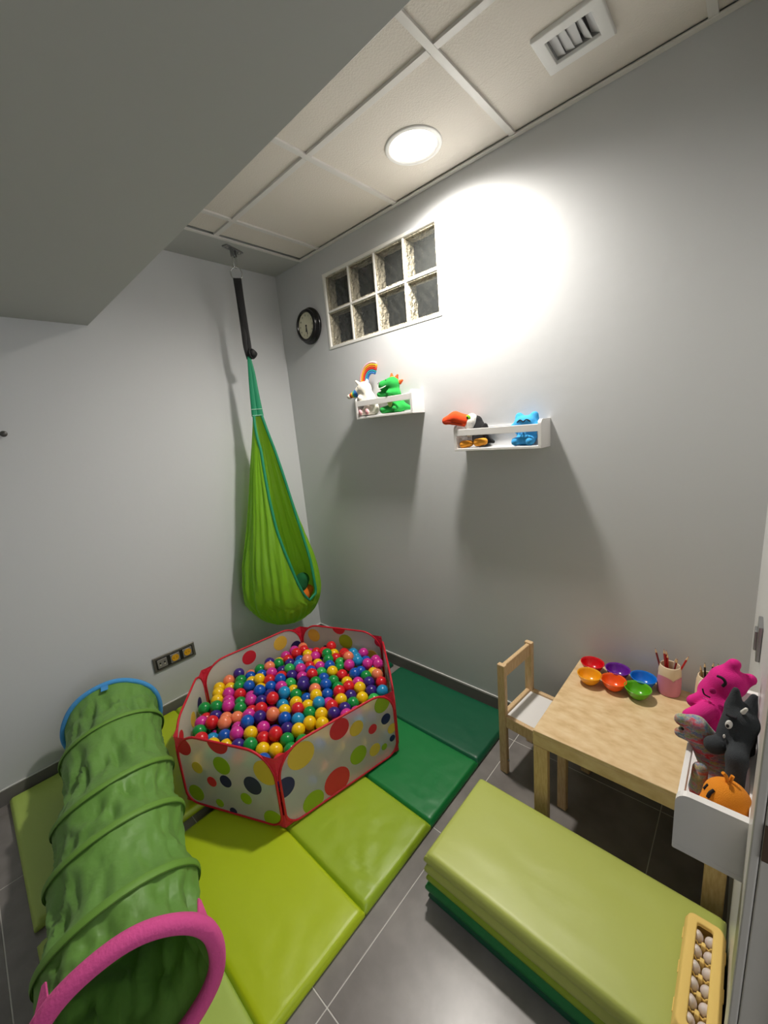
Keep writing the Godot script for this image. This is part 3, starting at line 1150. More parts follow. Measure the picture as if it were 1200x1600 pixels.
func balls() -> void:
	var cols := {"yellow": ["f2c60a", 0.23], "green": ["0e8f3f", 0.15], "blue": ["0b55b5", 0.12], "magenta": ["cf2f96", 0.12], "red": ["d81e28", 0.12], "peach": ["f0835a", 0.10], "purple": ["37207c", 0.09], "sky blue": ["1e8fc4", 0.05], "light green": ["35b050", 0.02]}
	var ms := {}
	for c in cols:
		var m := mat(cols[c][0], 0.28)
		m.subsurf_scatter_enabled = true
		m.subsurf_scatter_strength = 0.08
		ms[c] = m
	var rad := 0.0305
	var poly := PackedVector2Array(PV)
	var inset: PackedVector2Array = Geometry2D.offset_polygon(poly, -0.040)[0]
	var r2 := RandomNumberGenerator.new()
	r2.seed = 5
	var pos := PackedVector3Array()
	var layer := PackedInt32Array()
	var st := 0.0615
	for lv in 3:
		var row := 0
		var z := 0.2
		while z < 1.5:
			var x := -1.5 + (st * 0.5 if row % 2 else 0.0) + (0.03 if lv == 1 else 0.0)
			while x < 0.0:
				var p := Vector2(x + r2.randf_range(-0.015, 0.015), z + (0.034 if lv == 1 else 0.0) + r2.randf_range(-0.015, 0.015))
				if Geometry2D.is_point_in_polygon(p, inset):
					var c := p - Vector2(-0.8, 0.84)
					var y := 0.245 + 0.035 * exp(-c.length_squared() * 6.0) + r2.randf_range(-0.022, 0.026) - lv * 0.05
					pos.append(V(p.x, y, p.y))
					layer.append(lv)
				x += st
			z += st * 0.88
			row += 1
	# push overlapping balls apart
	for it in 26:
		var grid := {}
		for k in pos.size():
			var key := Vector3i((pos[k] / 0.065).floor())
			if not grid.has(key):
				grid[key] = []
			grid[key].append(k)
		for k in pos.size():
			var key := Vector3i((pos[k] / 0.065).floor())
			for dz in [-1, 0, 1]:
				for dy in [-1, 0, 1]:
					for dx in [-1, 0, 1]:
						var kk := key + Vector3i(dx, dy, dz)
						if grid.has(kk):
							for j in grid[kk]:
								if j > k:
									var d := pos[j] - pos[k]
									var l := d.length()
									if l < rad * 2.0 and l > 1e-5:
										var push := d / l * (rad * 2.0 - l) * 0.45
										pos[k] -= push
										pos[j] += push
			var p2 := Vector2(pos[k].x, pos[k].z)
			if not Geometry2D.is_point_in_polygon(p2, inset):
				var best := p2
				var bd := 1e9
				for e in inset.size():
					var cp := Geometry2D.get_closest_point_to_segment(p2, inset[e], inset[(e + 1) % inset.size()])
					if cp.distance_to(p2) < bd:
						bd = cp.distance_to(p2)
						best = cp
				pos[k] = V(best.x, pos[k].y, best.y)
			pos[k].y = clampf(pos[k].y, 0.08, 0.335)
	var sphere := SphereMesh.new()
	sphere.radius = rad
	sphere.height = rad * 2
	sphere.radial_segments = 28
	sphere.rings = 14
	var names := cols.keys()
	var under := []
	var lastc := ""
	var order := []
	for k in pos.size():
		# a ball of the upper layer, or one with nothing over it
		var covered := 0
		for j in pos.size():
			var d := pos[j] - pos[k]
			if d.y > 0.012 and Vector2(d.x, d.z).length() < 0.046:
				covered += 1
		order.append([covered * 1.0 - pos[k].y, k])
	order.sort()
	var shown := 0
	var reds := 0
	for o in order:
		var k: int = o[1]
		var pick := r2.randf()
		var cname := "yellow"
		for c in names:
			pick -= cols[c][1]
			if pick <= 0:
				cname = c
				break
		if cname == lastc and r2.randf() < 0.3:
			cname = names[r2.randi() % 7]
		lastc = cname
		if shown >= 295 or o[0] > 1.9:
			under.append([pos[k], cname])
			continue
		shown += 1
		# its row counted from the panel that faces the folded mat, and its third of the row
		var e0: Vector2 = PV[0]
		var dir := (Vector2(PV[1]) - e0).normalized()
		var rel := Vector2(pos[k].x, pos[k].z) - e0
		var row_n := clampi(int(absf(dir.cross(rel)) / 0.06), 0, ORD.size() - 1)
		var al := dir.dot(rel)
		var third := "tunnel side" if al < 0.12 else ("chair side" if al > 0.44 else "middle")
		var lab := "glossy %s play ball on top, %s row from the pit's front panel, %s" % [cname, ORD[row_n], third]
		var b := put("play_ball", sphere, ms[cname], self, Transform3D(Basis.IDENTITY, pos[k]))
		tag(b, lab, "ball", "%s balls in the ball pit" % cname)
	# the balls below, that show only as blurs through the panels: two more layers, as one object
	var mm := MultiMesh.new()
	mm.transform_format = MultiMesh.TRANSFORM_3D
	mm.use_colors = true
	mm.mesh = sphere
	var all := under.duplicate()
	for lv in 3:
		var z := 0.25
		var row := lv
		while z < 1.4:
			var x := -1.45 + (0.03 if row % 2 else 0.0)
			while x < -0.1:
				if Geometry2D.is_point_in_polygon(Vector2(x, z), inset):
					var yy := 0.075 + lv * 0.05
					var ok := true
					for q in pos:
						if q.distance_to(V(x, yy, z)) < 0.05:
							ok = false
							break
					if ok:
						all.append([V(x, yy, z), names[r2.randi() % 7]])
				x += 0.0625
			z += 0.055
			row += 1
	mm.instance_count = all.size()
	for k in all.size():
		mm.set_instance_transform(k, Transform3D(Basis.IDENTITY, all[k][0]))
		mm.set_instance_color(k, col(cols[all[k][1]][0]).srgb_to_linear())
	var mi := MultiMeshInstance3D.new()
	mi.name = "lower_play_balls"
	mi.multimesh = mm
	var bm := mat("ffffff", 0.3)
	bm.vertex_color_use_as_albedo = true
	mi.material_override = bm
	add_child(mi, true)
	tag(mi, "heap of mixed coloured play balls under the top layer, seen as blurs through the panels", "balls", "", "stuff")


# ---------- pod swing ----------
func pod_swing() -> void:
	var c := V(-0.418, 0, 0.222)
	# ceiling anchor
	var an := thing("swing_anchor", "grey metal swing anchor plate screwed to the plaster strip of the ceiling", "anchor", V(c.x, H - 0.012, c.z))
	var pl := Buf.new()
	var diag := Basis(Vector3.UP, 0.35)
	rbox(pl, V(0, -0.004, 0), V(0.13, 0.007, 0.038), 0.003, diag)
	obj("plate", pl, M.steel, an)
	for s in [-1, 1]:
		var sc := Buf.new()
		lathe(sc, [Vector2(0.0, -0.016), Vector2(0.006, -0.015), Vector2(0.009, -0.008)], 12, Transform3D(Basis.IDENTITY, diag * V(0.045 * s, 0, 0)))
		obj("bolt", sc, M.steel, an)
	var ey := Buf.new()
	for s in [-1, 1]:
		rbox(ey, diag * V(0.012 * s, -0.024, 0), V(0.004, 0.036, 0.024), 0.0018, diag)
	tube(ey, PackedVector3Array([diag * V(-0.017, -0.034, 0), diag * V(0.017, -0.034, 0)]), 0.004, 10)
	obj("eye_bracket", ey, M.steel, an)
	# carabiner
	var cb := Buf.new()
	var y0 := H - 0.05
	tube(cb, curve([V(0, 0.006, 0), V(0.012, -0.002, 0), V(0.014, -0.03, 0), V(0.011, -0.055, 0), V(0, -0.063, 0), V(-0.011, -0.055, 0), V(-0.014, -0.03, 0), V(-0.012, -0.002, 0)], 5, true), 0.0036, 8, true)
	var car := obj("carabiner", cb, M.chrome)
	car.position = V(c.x, y0 + 0.004, c.z)
	car.rotation.y = 0.35
	tag(car, "shiny carabiner between the ceiling anchor and the swing ring", "carabiner")
	# the swing
	var sw := thing("pod_swing", "bright green hanging pod swing with teal binding on a black strap", "swing", V(c.x, 0, c.z))
	var ring := Buf.new()
	tube(ring, curve([V(0, 2.525, 0), V(0.024, 2.513, 0), V(0.03, 2.49, 0), V(0.024, 2.469, 0), V(0, 2.464, 0), V(-0.024, 2.469, 0), V(-0.03, 2.49, 0), V(-0.024, 2.513, 0)], 5, true), 0.0038, 8, true)
	obj("ring", ring, M.chrome, sw).rotation.y = -0.45
	var Rv := V(0.86, 0, 0.51)       # to the right as the photographer sees it
	var Tv := V(-0.51, 0, 0.86)      # towards the photographer
	for s in [-1, 1]:
		var band := Buf.new()
		var path := curve([V(0, 2.466, 0) + Tv * 0.004 * s, V(0, 2.35, 0) + Tv * 0.007 * s + Rv * 0.002 * s, V(0, 2.2, 0) + Rv * 0.007 * s, V(0, 2.1, 0) + Rv * 0.011 * s, V(0, 2.03, 0) + Rv * (0.004 * s)], 6)
		var rr := []
		for k in path.size():
			rr.append(lerpf(0.024, 0.011, clampf((2.47 - path[k].y) / 0.43, 0, 1)))
		tube(band, path, rr, 10, false, 0.12, Tv)
		obj("strap", band, M.strap, sw)
	var kn := Buf.new()
	ell(kn, V(0, 2.062, 0) + Rv * 0.026 + Tv * 0.008, V(0.018, 0.024, 0.018), Basis(Vector3.BACK, 0.2), 14)
	tube(kn, curve([V(0, 2.085, 0) + Rv * 0.016, V(0, 2.06, 0) + Rv * 0.044, V(0, 2.035, 0) + Rv * 0.02, V(0, 2.06, 0) + Rv * 0.006 + Tv * 0.015], 6, true), 0.007, 8, true)
	obj("knot", kn, M.strap, sw)
	for s in [-1, 1]:
		var loop := Buf.new()
		var path := curve([V(0, 2.045, 0), V(0, 1.95, 0) + Rv * (0.008 * s + 0.002), V(0, 1.84, 0) + Rv * 0.012 * s, V(0, 1.70, 0) + Rv * 0.017 * s], 6)
		var rr := []
		for k in path.size():
			rr.append(lerpf(0.010, 0.019, clampf((2.045 - path[k].y) / 0.34, 0, 1)))
		tube(loop, path, rr, 10, false, 0.3, Tv)
		obj("webbing_loop", loop, M.teal, sw)
	var sew := Buf.new()
	for y in [1.742, 1.706]:
		rbox(sew, V(0, y, 0) + Tv * 0.0065, V(0.062, 0.003, 0.004), 0.001, Basis(Rv, Vector3.UP, Tv))
	obj("stitching", sew, mat("bfe3cf", 0.8), sw)
	# the pod: a gathered sack with a slit that faces the near right
	var prof := [[1.705, 0.028], [1.6, 0.047], [1.5, 0.067], [1.35, 0.097], [1.2, 0.125], [1.05, 0.155], [0.9, 0.192], [0.78, 0.222], [0.67, 0.24], [0.58, 0.243], [0.52, 0.237], [0.46, 0.212], [0.42, 0.185], [0.385, 0.15], [0.357, 0.105], [0.34, 0.06], [0.333, 0.02], [0.332, 0.002]]
	var slit := [[1.705, 88.0, 50.0], [1.5, 57.0, 42.0], [1.2, 57.0, 35.0], [1.0, 57.0, 29.0], [0.84, 56.0, 22.0], [0.66, 55.0, 15.0], [0.58, 52.0, 12.0], [0.53, 49.0, 8.0], [0.5, 47.0, 0.0]]
	var rows := 70
	var cols := 150
	var pts := PackedVector3Array()
	var le := []
	var re := []
	var n := noise(1.0, 3, 99)
	for r in rows:
		var t := float(r) / (rows - 1)
		var y := lerpf(1.705, 0.50, t / 0.62) if t < 0.62 else 0.332 + (0.50 - 0.332) * pow(1.0 - (t - 0.62) / 0.38, 1.6)
		var rr := look(prof, y, 1)
		var mid := deg_to_rad(look(slit, y, 1)) if y > 0.5 else deg_to_rad(47.0)
		var w := deg_to_rad(look(slit, y, 2)) if y > 0.5 else 0.0
		for q in cols:
			var ph := mid + w + (TAU - 2 * w) * q / (cols - 1)
			var gather := clampf((1.75 - y) / 0.5, 0.15, 1.0)
			var edge := minf(1.0, minf(q, cols - 1 - q) / 6.0) if y > 0.5 else 1.0
			var fold := sin(ph * 17.0 + n.get_noise_2d(ph * 1.2, y * 0.6) * 5.0) * 0.5 + n.get_noise_2d(ph * 5.0, y * 1.1 + 7.0) * 0.9
			if y < 0.47:
				fold = fold * 0.5 + sin(ph * 29.0 + y * 8) * 0.35
			var rad := rr * (1.0 + 0.085 * fold * edge * gather)
			var lip := 1.0 + 0.05 * exp(-float(mini(q, cols - 1 - q)) * 0.35) * (1.0 if y > 0.5 else exp(-(0.5 - y) * 40.0))
			pts.append(V(0, y, 0) + Rv * cos(ph) * rad * lip + Tv * sin(ph) * rad * 0.72 * lip + Rv * 0.006 * clampf((0.9 - y) * 2.0, 0.0, 1.0))
		if y >= 0.5:
			le.append(pts[r * cols])
			re.append(pts[r * cols + cols - 1])
	var pod := Buf.new()
	patch(pod, rows, cols, pts, false, false)
	obj("pod_cloth", pod, M.silk, sw)
	re.reverse()
	var bb := Buf.new()
	tube(bb, PackedVector3Array(le + re.slice(1)), 0.0085, 8, false, 0.55, Tv)
	obj("binding", bb, M.teal, sw)
	# something soft lies inside: only dark green and orange show through the slit
	var toy := thing("cushion_toy", "dark green and orange soft toy lying inside the pod swing", "soft toy", V(c.x, 0, c.z))
	var tb := soft([[Rv * 0.11 + Tv * 0.03 + V(0, 0.60, 0), Rv * 0.13 + Tv * 0.03 + V(0, 0.63, 0), 0.05, 0.045], [Rv * 0.05 + V(0, 0.52, 0), Rv * 0.1 + V(0, 0.57, 0), 0.07, 0.05]], 0.03, 0.008)
	obj("body", tb, cloth("0c5a30", M.fuzzy), toy)
	var to := soft([[Rv * 0.13 + Tv * 0.045 + V(0, 0.525, 0), Rv * 0.16 + Tv * 0.03 + V(0, 0.55, 0), 0.038, 0.034]], 0.02, 0.008)
	obj("belly", to, cloth("d86a12", M.fuzzy), toy)


func look(tab: Array, y: float, i: int) -> float:
	# a value read off a table whose first column falls
	for k in tab.size() - 1:
		if y <= tab[k][0] and y >= tab[k + 1][0]:
			return lerpf(tab[k][i], tab[k + 1][i], (tab[k][0] - y) / (tab[k][0] - tab[k + 1][0]))
	return tab[0][i] if y > tab[0][0] else tab[tab.size() - 1][i]


# ---------- chair and table ----------
func chair_and_table() -> void:
	var ch := thing("child_chair", "small pine children's chair with a white seat, tucked under the table", "chair", V(-0.243, 0, 1.885), -0.09)
	for s in [-1, 1]:
		obj("back_leg", box(V(0.022, 0.54, 0.036), V(s * 0.117, 0.27, -0.135), 0.004), M.pine, ch)
		obj("front_leg", box(V(0.022, 0.285, 0.036), V(s * 0.117, 0.1425, 0.125), 0.004), M.pine, ch)
		obj("side_rail", box(V(0.02, 0.055, 0.226), V(s * 0.117, 0.271, -0.004), 0.004), M.pine, ch)
	obj("top_rail", box(V(0.212, 0.062, 0.018), V(0, 0.503, -0.135), 0.004), M.pine, ch)
	obj("seat_rail", box(V(0.212, 0.05, 0.02), V(0, 0.273, -0.137), 0.004), M.pine, ch)
	obj("seat_rail", box(V(0.212, 0.05, 0.02), V(0, 0.268, 0.125), 0.004), M.pine, ch)
	obj("seat", box(V(0.213, 0.008, 0.24), V(0, 0.286, -0.005), 0.002), M.white_board, ch)
	var bolt := Buf.new()
	lathe(bolt, [Vector2(0.004, 0.0), Vector2(0.0045, 0.004), Vector2(0.003, 0.006), Vector2(0.0, 0.006)], 10, Transform3D(Basis(Vector3.RIGHT, PI / 2), V(-0.117, 0.07, -0.117)))
	obj("bolt", bolt, M.steel, ch)
	var tx0 := -0.547
	var tx1 := -0.012
	var z0 := 1.953
	var z1 := 2.497
	var ty := 0.465
	var tb := thing("child_table", "low birch children's table against the wall with six coloured bowls on it", "table", V((tx0 + tx1) / 2, 0, (z0 + z1) / 2))
	var hx := (tx1 - tx0) / 2
	var hz := (z1 - z0) / 2
	obj("table_top", box(V(hx * 2 - 0.002, 0.016, hz * 2 - 0.002), V(0, ty - 0.008, 0), 0.0025), M.birch, tb)
	for s in [-1, 1]:
		obj("apron", box(V(0.02, 0.046, hz * 2), V(s * (hx - 0.01), ty - 0.0365, 0), 0.003), M.birch, tb)
		obj("apron", box(V(hx * 2 - 0.042, 0.046, 0.02), V(0, ty - 0.0365, s * (hz - 0.01)), 0.003), M.birch, tb)
		for q in [-1, 1]:
			obj("leg", box(V(0.026, ty - 0.06, 0.05), V(s * (hx - 0.013), (ty - 0.06) / 2, q * (hz - 0.027)), 0.003), M.pine, tb)


func table_things() -> void:
	var ty := 0.4655
	# six bowls
	var proto := Buf.new()
	lathe(proto, [Vector2(0.0, 0.0), Vector2(0.018, 0.0), Vector2(0.021, 0.003), Vector2(0.032, 0.014), Vector2(0.040, 0.030), Vector2(0.0425, 0.040), Vector2(0.0455, 0.0415), Vector2(0.0455, 0.0435), Vector2(0.042, 0.0435), Vector2(0.0395, 0.036), Vector2(0.034, 0.020), Vector2(0.022, 0.0065), Vector2(0.0, 0.0045)], 44)
	var bm := proto.mesh()
	var bowls := [["red", "d5121f", -0.078, 2.022, "in the corner by the wall"], ["yellow", "f3a71a", -0.168, 2.035, "at the chair end of the front row"], ["purple", "6b1f96", -0.070, 2.116, "in the middle of the back row"], ["orange", "f2601c", -0.155, 2.120, "in the middle of the front row"], ["blue", "1173cf", -0.074, 2.207, "beside the pencil cup"], ["green", "5fb01d", -0.157, 2.203, "at the near end of the front row"]]
	for w in bowls:
		var m := mat(w[1], 0.22)
		m.subsurf_scatter_enabled = true
		m.subsurf_scatter_strength = 0.06
		var o := put("bowl", bm, m, self, Transform3D(Basis.IDENTITY, V(w[2], ty, w[3])))
		tag(o, "small %s plastic bowl %s on the birch table" % [w[0], w[4]], "bowl", "coloured bowls on the table")
	# pencil cups
	pencil_cup(V(-0.057, ty, 2.288), "cream pencil cup with pink heart shapes beside the blue bowl", true)
	pencil_cup(V(-0.062, ty, 2.405), "cream pencil cup standing behind the pink soft toy", false)
	var reds := [[-0.02, -0.02, 0.175, 0.28, -0.1], [0.0, -0.012, 0.18, 0.12, 0.05], [-0.008, 0.0, 0.165, 0.05, 0.12], [0.01, -0.004, 0.172, 0.1, -0.02], [0.012, 0.01, 0.15, -0.1, 0.05], [0.006, 0.014, 0.17, -0.32, -0.02], [-0.01, 0.012, 0.148, -0.16, 0.08]]
	var tints := ["7c1422", "b01220", "c11a22", "a8121e", "b9a7a0", "c2161e", "96101c"]
	var tells := ["leaning farthest towards the chair", "standing tallest", "in the front of the bundle", "in the middle of the bundle", "shortest and palest of the bundle", "leaning farthest towards the toy shelf", "lying low at the rim"]
	for k in 7:
		var r = reds[k]
		pencil(V(-0.057 + r[1] * 0.6, ty + 0.006, 2.288 + r[0] * 0.6 * 0.3), r[2], r[3], r[4], tints[k], "%s pencil in the heart cup, %s" % ["silver grey" if k == 4 else "red", tells[k]], "pencils in the heart cup")
	var dk := [[-0.01, 0.0, 0.165, 0.08, 0.04, "241d1c", "black"], [0.004, 0.008, 0.17, -0.04, 0.0, "2a2020", "dark brown"], [0.012, -0.006, 0.178, -0.1, 0.05, "3a2a26", "brown"], [-0.014, 0.01, 0.15, 0.16, 0.1, "b98a55", "natural wood"]]
	for r in dk:
		pencil(V(-0.062 + r[1] * 0.6, ty + 0.006, 2.405 + r[0] * 0.3), r[2], r[3], r[4], r[5], "%s pencil sticking up behind the pink soft toy" % r[6], "pencils behind the pink toy")


func pencil_cup(at: Vector3, label: String, hearts: bool) -> void:
	var c := thing("pencil_cup", label, "cup", at)
	var b := Buf.new()
	lathe(b, [Vector2(0.0, 0.0), Vector2(0.034, 0.0), Vector2(0.037, 0.004), Vector2(0.038, 0.05), Vector2(0.0365, 0.095), Vector2(0.033, 0.116), Vector2(0.031, 0.119), Vector2(0.029, 0.116), Vector2(0.032, 0.09), Vector2(0.0335, 0.03), Vector2(0.032, 0.005), Vector2(0.0, 0.004)], 40)
	obj("body", b, mat("ead3b4", 0.5), c)
	if hearts:
		var pts := PackedVector3Array()
		for r in 8:
			for k in 73:
				var a := TAU * k / 72.0
				var top := 0.066 + 0.017 * sqrt(absf(sin(a * 2.0 + 0.9)))
				var y := lerpf(0.002, top, r / 7.0)
				var rr := 0.0386 if y < 0.06 else lerpf(0.0386, 0.0377, (y - 0.06) / 0.03)
				if y < 0.004:
					rr = 0.0366
				pts.append(V(cos(a) * rr, y, sin(a) * rr))
		var h := Buf.new()
		patch(h, 8, 73, pts)
		obj("heart_band", h, mat("d9879f", 0.5), c)


func pencil(foot: Vector3, len: float, lean_z: float, lean_x: float, hex: String, label: String, group: String) -> void:
	var p := thing("pencil", label, "pencil", foot, 0.0, group)
	var dir := V(lean_x * -0.6, 1.0, -lean_z).normalized()
	p.basis = Basis(Quaternion(Vector3.UP, dir))
	var b := Buf.new()
	lathe(b, [Vector2(0.0, 0.0), Vector2(0.0035, 0.0), Vector2(0.0035, len - 0.018)], 6)
	obj("shaft", b, mat(hex, 0.35), p)
	var w := Buf.new()
	lathe(w, [Vector2(0.0035, len - 0.018), Vector2(0.0011, len - 0.005)], 8)
	obj("sharpened_wood", w, mat("dcb98a", 0.7), p)
	var t := Buf.new()
	lathe(t, [Vector2(0.0011, len - 0.005), Vector2(0.0, len)], 8)
	obj("lead", t, mat(hex, 0.6), p)


# ---------- toy shelves ----------
const SB := Basis(Vector3(0, 0, 1), Vector3(0, 1, 0), Vector3(-1, 0, 0))       # along the right wall
const NB := Basis(Vector3(-1, 0, 0), Vector3(0, 1, 0), Vector3(0, 0, -1))      # along the near wall

func toy_shelf(label: String, at: Vector3, basis: Basis, w: float) -> void:
	var s := thing("toy_shelf", label, "shelf", at, 0.0, "white toy shelves on the walls")
	s.basis = basis
	var d := 0.104
	obj("base_board", box(V(w, 0.012, d), V(w / 2, 0.006, d / 2), 0.002), M.lacquer, s)
	for k in 2:
		var out := PackedVector2Array([Vector2(0, 0.0), Vector2(d, 0.0), Vector2(d, 0.085)])
		for q in 7:
			var a := PI / 2 * q / 6
			out.append(Vector2(d - 0.02 + cos(a) * 0.02, 0.087 + sin(a) * 0.02))
		out.append(Vector2(0, 0.107))
		var b := Buf.new()
		extrude(b, out, 0.013, Transform3D(Basis(V(0, 0, 1), V(0, 1, 0), V(-1, 0, 0)), V(0.013 if k == 0 else w, 0.012, 0)))
		obj("side_panel", b, M.lacquer, s)
	obj("front_rail", box(V(w - 0.027, 0.03, 0.009), V(w / 2, 0.085, d - 0.0055), 0.0015), M.lacquer, s)
	obj("back_rail", box(V(w - 0.027, 0.03, 0.009), V(w / 2, 0.09, 0.0055), 0.0015), M.lacquer, s)


func shelves() -> void:
	toy_shelf("white wall shelf under the glass blocks with a unicorn and a dinosaur toy", V(-0.0005, 1.625, 0.757), SB, 0.412)
	toy_shelf("white wall shelf with a toucan and a blue soft toy, right of the other", V(-0.0005, 1.425, 1.405), SB, 0.414)
	toy_shelf("white wall shelf crowded with soft toys beside the door frame over the table", V(-0.64, 0.792, NZ - 0.0005), NB, 0.39)


func toy(label: String, at: Vector3, basis: Basis) -> Node3D:
	var t := thing("soft_toy", label, "soft toy", at)
	t.basis = basis
	return t


func ball_part(t: Node, called: String, at: Vector3, r: Vector3, m: Material, basis := Basis.IDENTITY) -> MeshInstance3D:
	var b := Buf.new()
	ell(b, at, r, basis, 14)
	return obj(called, b, m, t)


func thread(t: Node, called: String, pts: Array, r: float, m: Material) -> void:
	var b := Buf.new()
	tube(b, curve(pts, 5), r, 6)
	obj(called, b, m, t)


func toys() -> void:
	var fz: Texture2D = M.fuzzy
	var black := mat("101012", 0.3)
	var ink := mat("15121a", 0.8)
	# unicorn: local x along the shelf, y up, z out from the wall
	var u := toy("white unicorn soft toy with a rainbow arch for a mane on the shelf", V(-0.0005, 1.637, 0.757), SB)
	var wf := cloth("efe9dc", fz)
	obj("body", soft([[V(0.075, 0.045, 0.05), V(0.068, 0.1, 0.052), 0.042, 0.033], [V(0.065, 0.1, 0.055), V(0.045, 0.155, 0.062), 0.026, 0.034], [V(0.045, 0.155, 0.062), V(0.012, 0.145, 0.07), 0.036, 0.028], [V(0.06, 0.028, 0.06), V(0.034, 0.024, 0.084), 0.02, 0.018], [V(0.1, 0.028, 0.055), V(0.088, 0.024, 0.085), 0.022, 0.018], [V(0.055, 0.085, 0.07), V(0.03, 0.106, 0.092), 0.015, 0.014], [V(0.1, 0.08, 0.065), V(0.118, 0.06, 0.085), 0.017, 0.013]], 0.018, 0.0045), wf, u)
	var stripes := ["2f6fc0", "37b7a0", "f2c31c", "e04a28"]
	for k in 4:
		var a := V(0.005 - k * 0.013, 0.139 - k * 0.0035, 0.075 + k * 0.003)
		obj("nose_stripe", soft([[a, a + V(-0.010, -0.003, 0.002), 0.024 - k * 0.0028, 0.0225 - k * 0.0028]], 0.004, 0.0045), cloth(stripes[k], fz), u)
	ball_part(u, "muzzle_tip", V(-0.056, 0.122, 0.088), V(0.019, 0.014, 0.014), wf)
	obj("ear", soft([[V(0.02, 0.18, 0.075), V(0.004, 0.2, 0.085), 0.012, 0.006]], 0.004, 0.004), wf, u)
	obj("ear", soft([[V(0.055, 0.18, 0.05), V(0.055, 0.205, 0.045), 0.012, 0.006]], 0.004, 0.004), wf, u)
	var arch := ["f2b7bd", "f6c02b", "ee6a1f", "d62a2a", "27a9b8", "3f7fce"]
	for k in 6:
		var R := 0.092 - k * 0.0105
		var path := PackedVector3Array()
		for q in 18:
			var a := deg_to_rad(lerpf(195.0, 62.0 - k * 2.0, q / 17.0))
			path.append(V(0.094 + cos(a) * R, 0.196 + sin(a) * R, 0.042))
		var mb := Buf.new()
		tube(mb, path, 0.0074, 8)
		obj("mane_stripe", mb, cloth(arch[k], fz), u)
	for q in [V(0.03, 0.024, 0.1), V(0.083, 0.024, 0.1)]:
		ball_part(u, "hoof", q, V(0.017, 0.017, 0.008), cloth("eeb0b8", fz), Basis(Vector3.UP, -0.3))
	ball_part(u, "eye", V(0.024, 0.162, 0.095), V(0.004, 0.005, 0.003), black)
	# dinosaur
	var d := toy("green dinosaur soft toy with orange spikes on the shelf beside the unicorn", V(-0.0005, 1.637, 0.757), SB)
	var gf := cloth("1f9a3e", fz)
	obj("body", soft([[V(0.262, 0.045, 0.048), V(0.256, 0.1, 0.048), 0.042, 0.032], [V(0.256, 0.1, 0.05), V(0.25, 0.15, 0.055), 0.026, 0.034], [V(0.25, 0.153, 0.055), V(0.205, 0.15, 0.08), 0.036, 0.026], [V(0.24, 0.102, 0.06), V(0.182, 0.106, 0.092), 0.016, 0.014], [V(0.28, 0.104, 0.06), V(0.25, 0.106, 0.094), 0.016, 0.014], [V(0.25, 0.026, 0.06), V(0.195, 0.022, 0.088), 0.022, 0.018], [V(0.285, 0.026, 0.055), V(0.285, 0.022, 0.088), 0.022, 0.018], [V(0.285, 0.035, 0.035), V(0.34, 0.02, 0.03), 0.025, 0.01]], 0.016, 0.0045), gf, d)
	for k in 3:
		var s := [V(0.245, 0.187, 0.05), V(0.268, 0.180, 0.042), V(0.284, 0.158, 0.034)][k] as Vector3
		obj("spike", soft([[s, s + [V(0, 0.02, 0), V(0.012, 0.016, 0), V(0.02, 0.008, 0)][k], 0.013, 0.005]], 0.004, 0.004), cloth("ee5a22", fz), d)
	thread(d, "mouth_line", [V(0.178, 0.150, 0.092), V(0.19, 0.136, 0.103), V(0.215, 0.136, 0.103), V(0.24, 0.146, 0.093)], 0.0024, mat("e8f2e4", 0.8))
	ball_part(d, "eye", V(0.233, 0.172, 0.087), V(0.005, 0.006, 0.004), black)
	for q in [V(0.184, 0.162, 0.098), V(0.195, 0.165, 0.103)]:
		ball_part(d, "nostril", q, V(0.0024, 0.0024, 0.002), black)
	ball_part(d, "belly_patch", V(0.25, 0.062, 0.088), V(0.022, 0.03, 0.006), cloth("b8d96a", fz), Basis(Vector3.UP, -0.2))
	# toucan
	var o := V(-0.0005, 1.437, 1.405)
	var t := toy("black and white toucan soft toy with a big orange beak over the rail", o, SB)
	var bf := cloth("141416", fz)
	obj("body", soft([[V(0.108, 0.038, 0.05), V(0.105, 0.075, 0.045), 0.036, 0.032], [V(0.105, 0.075, 0.045), V(0.088, 0.118, 0.042), 0.03, 0.028], [V(0.12, 0.04, 0.035), V(0.165, 0.02, 0.03), 0.022, 0.008]], 0.02, 0.0045), bf, t)
	obj("face", soft([[V(0.07, 0.118, 0.06), V(0.066, 0.07, 0.068), 0.029, 0.022], [V(0.07, 0.118, 0.06), V(0.075, 0.135, 0.058), 0.027, 0.022]], 0.015, 0.0045), cloth("ece9e2", fz), t)
	obj("beak", soft([[V(0.05, 0.125, 0.068), V(0.0, 0.142, 0.085), 0.029, 0.030], [V(0.0, 0.142, 0.085), V(-0.043, 0.134, 0.098), 0.03, 0.019]], 0.012, 0.0045), cloth("ee4a12", fz), t)
	thread(t, "beak_line", [V(-0.05, 0.126, 0.114), V(-0.01, 0.126, 0.116), V(0.045, 0.11, 0.095)], 0.0016, mat("9c2608", 0.8))
	ball_part(t, "eye_patch", V(0.069, 0.137, 0.083), V(0.014, 0.014, 0.006), cloth("7fc21a", fz), Basis(Vector3.UP, -0.1))
	ball_part(t, "eye", V(0.068, 0.139, 0.089), V(0.005, 0.006, 0.003), black)
	ball_part(t, "wing", V(0.135, 0.07, 0.062), V(0.022, 0.04, 0.012), bf, Basis(Vector3.BACK, -0.3))
	for q in [V(0.048, 0.02, 0.078), V(0.122, 0.026, 0.078)]:
		obj("foot", soft([[q + V(0.02, 0, -0.005), q + V(-0.012, -0.003, 0.004), 0.016, 0.018]], 0.008, 0.0045), cloth("e89a2c", fz), t)
	# blue soft toy
	var b := toy("sky blue soft toy with round ears and a dark closed-eye brow on the shelf", o, SB)
	var cf := cloth("3fa6e6", fz)
